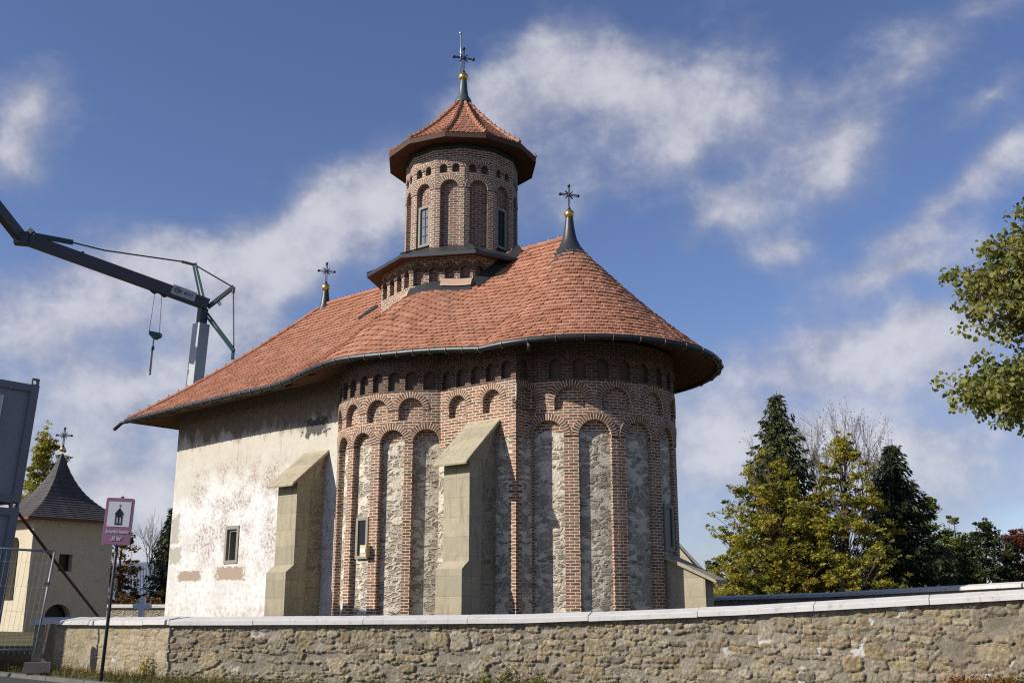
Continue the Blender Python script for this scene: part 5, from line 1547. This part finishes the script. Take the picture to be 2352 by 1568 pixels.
def broad_tree(name, label, cat, base, H, prof, mat, seed, nclump=150, nleaf=110, leaf=.17, crad=.6, group=None, flat=.55, lean=(0, 0), trunk_r=.18, z0f=.08, inner=.25, bare_top=0, up=.35, kx=1.0):
    """prof: list of (height fraction, radius); clumps of leaves fill the envelope unevenly round a trunk with limbs"""
    rg = np.random.default_rng(seed)
    t = thing(name, base, label, cat, group)
    bx, by, bz = base
    tm = MB(); tp_ = []
    for i in range(9):
        f = i / 8; tp_.append(Vector((bx + lean[0] * f + rg.normal() * .05 * H * .1 * (0 < i), by + lean[1] * f + rg.normal() * .05 * H * .1 * (0 < i), bz - .1 + (H * .93 + .1) * f)))
    tm.tube(tp_, trunk_r, 8, r2=trunk_r * .12)
    hs = [p_[0] for p_ in prof]; rs_ = [p_[1] for p_ in prof]
    V = []
    for k in range(nclump):
        while True:
            f = rg.uniform(hs[0], hs[-1])
            if rg.random() < ipl(f, hs, rs_) / max(rs_): break
        rad = ipl(f, hs, rs_); an = rg.uniform(0, 2 * math.pi)
        lob = 1 + .20 * math.sin(an * 3 + seed + f * 9) + .12 * math.sin(an * 5 - f * 14 + seed)
        rr = rad * lob * (inner + (1 - inner) * math.sqrt(rg.random()))
        spr = k % 7 == 0
        if spr: rr = rad * lob * rg.uniform(1.0, 1.28)
        c = np.array([bx + lean[0] * f + rr * math.cos(an) * kx, by + lean[1] * f + rr * math.sin(an), bz + H * f + (rg.uniform(0, .35) if spr else 0)])
        if not spr and mnoise.noise(Vector((c[0] * .9 + seed, c[1] * .9, c[2] * 1.1))) < -.24: continue
        cr = crad * rg.uniform(.4, 1.2) * (.6 if spr else 1)
        n = int(nleaf * rg.uniform(.4, 1.3) * (.3 if spr else 1))
        off = unit(n, rg) * (rg.random((n, 1)) ** .45) * np.array([cr, cr, cr * flat])
        V.append(leaf_quads(c + off, leaf, rg, up))
        if k % 2 == 0:
            f0 = max(z0f, f - .06 - .22 * rr / max(rad, .1)); i0 = min(7, int(f0 * 8)); a_ = tp_[i0].lerp(tp_[i0 + 1], f0 * 8 - i0)
            limb(tm, a_, c, max(.018, trunk_r * .28 * (1 - f)), .008, rg, .10, 4, 5)
    if bare_top:
        for k in range(bare_top):
            f0 = rg.uniform(.5, .95); i0 = min(7, int(f0 * 8)); a_ = tp_[i0].lerp(tp_[i0 + 1], f0 * 8 - i0)
            an = rg.uniform(0, 2 * math.pi); L = rg.uniform(.12, .28) * H
            limb(tm, a_, a_ + Vector((math.cos(an) * L * .45, math.sin(an) * L * .45, L)), .022, .004, rg, .06, 4, 4)
    tm.build('trunk', [M['bark']], t)
    quads_mesh('crown', np.concatenate(V), 4, mat, t)
    return t
def spruce(label, base, H, R0, seed, mat='l_spruce', group=None, dens=1.0):
    rg = np.random.default_rng(seed); t = thing('spruce_tree', base, label, 'tree', group); b = Vector(base)
    tm = MB(); tm.tube([b - Vector((0, 0, .1)), b + Vector((0, 0, H * .5)), b + Vector((.05, 0, H))], .16, 7, r2=.012)
    V = []; z = .04 * H
    while z < H * .985:
        f = z / H; rad = R0 * (1 - f) ** .85 + .06
        nb = int(rg.integers(6, 9)); a0 = rg.uniform(0, 6)
        for k in range(nb):
            an = a0 + 2 * math.pi * k / nb + rg.normal() * .2; L = rad * rg.uniform(.62, 1.18)
            n = max(3, int(L / .16 * dens))
            dirv = np.array([math.cos(an), math.sin(an), 0])
            s_ = np.linspace(.08, 1, n)
            dz_ = -.42 * L * s_ + .32 * L * s_ ** 2.6
            cen = np.array(base) + dirv * (L * s_)[:, None]; cen[:, 2] += z + dz_
            cen = np.repeat(cen, 7, 0)
            side = np.array([-dirv[1], dirv[0], 0])
            wdt = np.repeat(.28 * L * (1.05 - s_), 7)
            cen = cen + side * (rg.uniform(-1, 1, (len(cen), 1)) * wdt[:, None]) + rg.normal(size=cen.shape) * .05
            cen[:, 2] -= rg.random(len(cen)) * .16
            nn_ = len(cen); d_ = dirv * .5 + side * rg.uniform(-.8, .8, (nn_, 1)); d_[:, 2] -= rg.uniform(.1, .9, nn_); d_ /= np.linalg.norm(d_, axis=1, keepdims=True)
            bb = np.cross(d_, unit(nn_, rg)); bb /= np.linalg.norm(bb, axis=1, keepdims=True); sz = rg.uniform(.16, .34, (nn_, 1))
            V.append(np.stack([cen, cen + d_ * sz * .5 + bb * sz * .17, cen + d_ * sz, cen + d_ * sz * .5 - bb * sz * .17], 1))
            if k % 2 == 0: tm.tube([b + Vector((0, 0, z)), b + Vector((dirv[0] * L * .9, dirv[1] * L * .9, z - .2 * L))], .02, 4, cap=False, r2=.006)
        z += H * .026 * (1.15 - .45 * f) + .05
    tm.build('trunk', [M['bark']], t); quads_mesh('crown', np.concatenate(V), 4, M[mat], t); return t
def bare_tree(label, base, H, seed, spread=.55, mat='twig', lv=5, r0=.11, group=None, leaves=None, first=.28):
    rg = np.random.default_rng(seed); t = thing('bare_tree', base, label, 'tree', group)
    tm, cw = MB(), MB(); tips = []
    def grow(mb, a, d_, L, r_, lev):
        d_ = d_.normalized(); b_ = a + d_ * L
        mid = a.lerp(b_, .5) + Vector(rg.normal(size=3)) * L * .05
        mb.tube([a, mid, b_], r_, 5 if lev > 2 else 3, cap=False, r2=r_ * .62)
        if lev == 0: tips.append(b_); return
        nb = 3 if rg.random() < .7 else 2
        for k in range(nb):
            q = d_ + Vector(rg.normal(size=3)) * spread; q.z = q.z * .8 + .35
            grow(cw, b_ if k else a.lerp(b_, .85), q, L * rg.uniform(.62, .88), r_ * .6, lev - 1)
        if lev <= 3:
            q = d_ + Vector(rg.normal(size=3)) * spread * 1.2; grow(cw, mid, q, L * .6, r_ * .4, max(0, lev - 2))
    grow(tm, Vector(base) - Vector((0, 0, .1)), Vector((0, 0, 1)), H * first, r0, lv)
    tm.build('trunk', [M[mat]], t); cw.build('branches', [M[mat]], t)
    if leaves:
        cen = np.array([tuple(q) for q in tips]); cen = np.repeat(cen, leaves[1], 0) + rg.normal(size=(len(cen) * leaves[1], 3)) * .16
        quads_mesh('leaves', leaf_quads(cen, leaves[2], rg), 4, M[leaves[0]], t)
    return t
def at(px, Y, z=.82): return (P(px, 1397, Y).x, Y, z)
GR = 'trees behind the far churchyard wall'
# the big yellow-green tree group right of the apse
broad_tree('autumn_tree', 'large yellow green autumn tree with wide skirt, directly right of the apse', 'tree', at(1785, 47), 7.7,
           [(.03, 2.6), (.12, 2.95), (.3, 2.8), (.5, 2.2), (.7, 1.6), (.86, .95), (.95, .5), (1.0, .2)], M['l_yellow'], 5, 900, 85, .15, .40, GR, .5, trunk_r=.16, bare_top=10)
broad_tree('autumn_tree', 'yellow autumn tree in front, its top thinning to bare orange twigs beside the dark spruce', 'tree', at(1945, 45.5), 8.3,
           [(.03, 2.3), (.15, 2.5), (.35, 2.2), (.55, 1.7), (.75, 1.05), (.9, .6), (1.0, .25)], M['l_yellow'], 9, 640, 85, .15, .38, GR, .5, lean=(.6, .6), trunk_r=.14, bare_top=36)
spruce('tall spruce whose dark tip stands above the yellow tree right of the apse', at(1812, 48.6), 10.7, 3.7, 3, mat='l_spruce_lit', group=GR, dens=1.3)
spruce('dark broad spruce between the yellow trees and the red tree', at(2080, 47.5), 8.2, 3.0, 8, group=GR, dens=1.5)
bare_tree('bare twiggy tree rising behind the dark spruce at right', at(2040, 52), 8.6, 21, .26, group=GR, first=.34, lv=6, leaves=('l_orange', 1, .09))
bare_tree('half bare tree with fine upright twigs beside the tall spruce', at(1900, 51), 7.9, 33, .26, group=GR, first=.34, lv=6, leaves=('l_yellow', 1, .10))
broad_tree('autumn_tree', 'narrow yellowing tree just right of the dark spruce', 'tree', at(2150, 57), 6.6,
           [(.05, 1.3), (.3, 1.45), (.6, 1.1), (.85, .6), (1.0, .2)], M['l_poplar'], 14, 230, 90, .16, .4, GR)
broad_tree('autumn_tree', 'smaller yellow green tree second to the right of the dark spruce', 'tree', at(2212, 60), 5.9,
           [(.05, 1.2), (.3, 1.2), (.6, .95), (.85, .5), (1.0, .2)], M['l_poplar'], 15, 200, 90, .16, .38, GR)
broad_tree('green_tree', 'dull green round tree left of the red tree at the right edge', 'tree', at(2268, 53), 4.9,
           [(.04, 1.7), (.25, 1.9), (.5, 1.65), (.75, 1.1), (1.0, .4)], M['l_green'], 16, 420, 90, .16, .42, GR)
broad_tree('red_tree', 'rust red tree cut by the right edge of the picture above the wall', 'tree', at(2352, 54), 4.6,
           [(.04, 1.1), (.3, 1.3), (.6, 1.15), (.85, .7), (1.0, .25)], M['l_red'], 17, 260, 80, .15, .4, GR)
bare_tree('brownish bare tree behind the dull green and red trees', at(2312, 60), 6.0, 44, .5, group=GR, lv=5, r0=.08)
bare_tree('brownish bare tree at the far right edge behind the red tree', at(2390, 60), 6.0, 45, .5, group=GR, lv=5, r0=.08)
broad_tree('green_tree', 'small greyish green tree peeping out between the pale roof and the yellow tree', 'tree', at(1648, 66), 3.6,
           [(.04, .9), (.4, 1.0), (.8, .6), (1.0, .2)], M['l_green'], 19, 50, 90, .18, .4, GR)
for k, (px, Y, H, Rr) in enumerate(((1720, 58, 3.2, 2.2), (2010, 60, 3.4, 2.6), (2420, 62, 5.0, 2.2))):
    broad_tree('green_shrub', ('low green shrub filling the gap under the big yellow tree', 'low green shrub behind the foot of the dark spruce', 'green shrub beyond the right edge beside the red tree')[k], 'shrub',
               at(px, Y), H, [(.04, Rr), (.5, Rr * .9), (1.0, Rr * .4)], M['l_green'], 60 + k, 80, 90, .2, .5, GR)
# left of the church
GL = 'trees left of the church'
broad_tree('autumn_tree', 'narrow yellow and green tree rising behind the turret beside the grey container', 'tree', at(70, 52), 9.8,
           [(.2, 1.0), (.4, 1.15), (.6, 1.05), (.75, .8), (.9, .45), (1.0, .12)], M['l_yellow'], 25, 330, 80, .16, .38, GL, .6, trunk_r=.14)
bare_tree('leafless tree with upright twigs between sign and church', at(348, 63), 7.6, 53, .27, group=GL, lv=6, r0=.10, first=.24)
spruce('dark evergreen tree pressed against the white nave wall at left', at(384, 56), 6.1, 1.7, 31, group=GL)
broad_tree('autumn_tree', 'orange and green tree below the purple sign beside the turret', 'tree', at(268, 55), 4.6,
           [(.03, .9), (.4, 1.1), (.7, .8), (1.0, .3)], M['l_orange'], 27, 80, 100, .16, .4, GL)
broad_tree('green_shrub', 'dark brownish shrub in front of the blue grey roof behind the stone cross', 'shrub', at(330, 52), 1.3,
           [(.04, 1.5), (.5, 1.5), (1.0, .8)], M['l_orange'], 28, 80, 80, .15, .4, GL)
# the near linden whose branches reach in from the right
def linden():
    rg = np.random.default_rng(77); Y0 = 13.2
    bx = P(2780, 1397, Y0).x; base = (bx, Y0 + .3, ground_z(bx, Y0 + .3))
    t = thing('linden_tree', base, 'leafy green linden tree reaching in from the right edge with yellowing leaves', 'tree')
    tm = MB(); b = Vector(base); top = b + Vector((-.1, .1, 6.9))
    tp_ = [b.lerp(top, i / 8) + Vector((rg.normal() * .06, rg.normal() * .06, 0)) for i in range(9)]
    tm.tube(tp_, .24, 9, r2=.03); V = []
    def bough(tip, n, L=None, dens=1.0, thick=.03):
        tip = Vector(tip)
        zf = max(.18, min(.9, (tip.z - b.z - .12 * (tip - b).length * .3) / 6.9)); st_ = b.lerp(top, zf)
        pts = limb(tm, st_, tip, thick, .006, rg, .06, 8, 5)
        for s_ in np.linspace(.30, 1.0, n):
            i = min(7, int(s_ * 8)); q = pts[i].lerp(pts[i + 1], s_ * 8 - i)
            for h_ in range(2):
                e_ = q + Vector((rg.normal() * .16, rg.normal() * .3, rg.normal() * .13 - .04))
                tm.tube([q, e_], .006, 3, cap=False)
                m_ = int(26 * dens * rg.uniform(.6, 1.3)); off = unit(m_, rg) * (rg.random((m_, 1)) ** .5) * np.array([.17, .24, .11])
                V.append(np.array(e_) + off)
    tips = [(2128, 912), (2140, 902), (2150, 908), (2162, 895), (2175, 898), (2190, 885), (2205, 888), (2150, 890), (2230, 870), (2196, 868), (2160, 740), (2170, 632), (2150, 655), (2180, 690), (2280, 945), (2300, 948), (2196, 632), (2178, 640), (2210, 600), (2230, 560), (2222, 585), (2262, 520), (2290, 480), (2330, 440), (2345, 425), (2250, 545), (2205, 655), (2240, 680), (2205, 700), (2300, 560),
            (2222, 742), (2210, 735), (2260, 770), (2280, 730), (2300, 690), (2168, 910), (2185, 900), (2215, 890), (2240, 880), (2212, 862), (2250, 840), (2290, 800), (2320, 760), (2300, 850),
            (2310, 940), (2325, 955), (2340, 920), (2300, 900), (2350, 870), (2345, 500), (2340, 600), (2350, 660)]
    for (px, py) in tips: bough(P(px + 80, py - 14, Y0 + rg.normal() * .5), 10, dens=1.2)
    for k in range(95):                         # the rest of the crown, mostly beyond the frame
        an = rg.uniform(0, 2 * math.pi); f = rg.uniform(.34, 1.0); rad = 2.7 * (1 - abs(f - .55) ** 1.7 * 1.6) * rg.uniform(.55, 1.0)
        q = b + Vector((math.cos(an) * rad, math.sin(an) * rad, f * 6.9))
        if q.x / max(1, q.y) < (2450 - 1176) / 2300: continue
        bough(q, 7, dens=1.2)
    cen = np.concatenate(V); n = len(cen)
    nrm = unit(n, rg); nrm[:, 2] = np.abs(nrm[:, 2]) * .6 + .15; nrm[:, 1] -= .15; nrm /= np.linalg.norm(nrm, axis=1, keepdims=True)
    tt = unit(n, rg) * .7; tt[:, 2] -= .8; tt -= nrm * np.sum(tt * nrm, 1, keepdims=True); tt /= np.linalg.norm(tt, axis=1, keepdims=True)
    bb = np.cross(nrm, tt); s_ = .066 * rg.uniform(.6, 1.25, (n, 1))
    Vq = np.stack([cen, cen + bb * s_ * .48 + tt * s_ * .22, cen + bb * s_ * .30 + tt * s_ * .68, cen + tt * s_, cen - bb * s_ * .30 + tt * s_ * .68, cen - bb * s_ * .48 + tt * s_ * .22], 1)
    Vq[:, [1, 2, 4, 5]] += (nrm * s_ * .08)[:, None, :]
    tm.build('trunk', [M['bark']], t); quads_mesh('crown', Vq, 6, M['l_linden'], t)
linden()

# grass of the verge, weeds at the wall
rg = np.random.default_rng(5)
def grass():
    n = 15000; x = rg.uniform(-15, 14, n); yw = np.interp(x, WX, WY); zb = np.interp(x, WX, WBOT)
    y = yw - 1.15 + 1.08 * rg.random(n)
    clump = vnoise(x, y, 3, 1.6); k = clump > .28; x, y, zb, yw = x[k], y[k], zb[k], yw[k]; n = len(x)
    base = np.stack([x, y, zb - .05], 1); h = rg.uniform(.05, .17, (n, 1)) * (1 + .9 * (rg.random((n, 1)) < .06)) * (.7 + .8 * ((y - yw + 1.2) / 1.2)[:, None])
    d_ = unit(n, rg) * .5; d_[:, 2] = 1; tip = base + d_ * h; w = unit(n, rg); w[:, 2] = 0; w *= .007
    V = np.stack([base - w, base + w, tip + w * .3, tip - w * .3], 1)
    ob = quads_mesh('grass', V, 4, leaf_mat('verge_grass', [(0, (.04, .05, .012)), (.5, (.09, .10, .025)), (.8, (.20, .17, .07)), (1, (.10, .07, .03))], .25)); tag(ob, kind='stuff')
grass()
def litter():
    n = 2600; x = rg.uniform(-13, 13, n); yw = np.interp(x, WX, WY); zb = np.interp(x, WX, WBOT); y = yw - 1.2 + 1.12 * rg.random(n) ** .6
    cen = np.stack([x, y, zb + .02 + .05 * rg.random(n)], 1)
    ob = quads_mesh('fallen_leaves', leaf_quads(cen, .06, rg, .9), 4, M['l_orange']); tag(ob, kind='stuff')
litter()
def weed(px, py_top, spread, label, seed, mat='l_poplar', s_off=.12, n=22, hmax=None, leaf=.05):
    r2 = np.random.default_rng(seed); Yw = None
    x = P(px, 1540, 18).x
    for it in range(6):
        yw = ipl(x, WX, WY) - s_off; x = P(px, 1540, yw).x
    zb = ipl(x, WX, WBOT) - .03; top = P(px, py_top, yw).z
    t = thing('weed', (x, yw, zb), label, 'weed', 'weeds along the foot of the wall'); tm = MB(); C_ = []
    for k in range(n):
        L = (top - zb) * r2.uniform(.35, 1.0); a_ = Vector((x + r2.normal() * spread * .4, yw + r2.uniform(-.1, .05), zb))
        b_ = a_ + Vector((r2.normal() * spread * .6, r2.uniform(-.12, .04), L))
        pts = [a_.lerp(b_, f) + Vector((0, -.05 * math.sin(f * 3), 0)) for f in (0, .3, .6, 1)]
        tm.tube(pts, .006, 4, cap=False, r2=.002)
        for f in np.linspace(.25, 1, 10):
            q = a_.lerp(b_, f); C_ += [np.array(q) + r2.normal(size=3) * .045 for _ in range(3)]
    tm.build('stems', [M['twig']], t); quads_mesh('leaves', leaf_quads(np.array(C_), leaf, r2, .2), 4, M[mat], t)
weed(1128, 1508, .22, 'straggly green weed growing up the middle of the stone wall', 1, n=13)
weed(1192, 1522, .2, 'grassy weed right of the middle of the wall', 2, 'l_green', leaf=.04, n=12)
weed(333, 1500, .10, 'dry stalk with yellow leaves at the wall left of the bend', 3, 'l_yellow', n=9)
weed(1240, 1556, .15, 'low weed clump right of the grassy weed', 4)
weed(2230, 1560, .5, 'reddish weeds along the foot of the wall near the right edge', 6, 'l_red', n=40)
weed(2320, 1558, .5, 'rusty weeds at the right bottom corner before the wall', 7, 'l_orange', n=40)
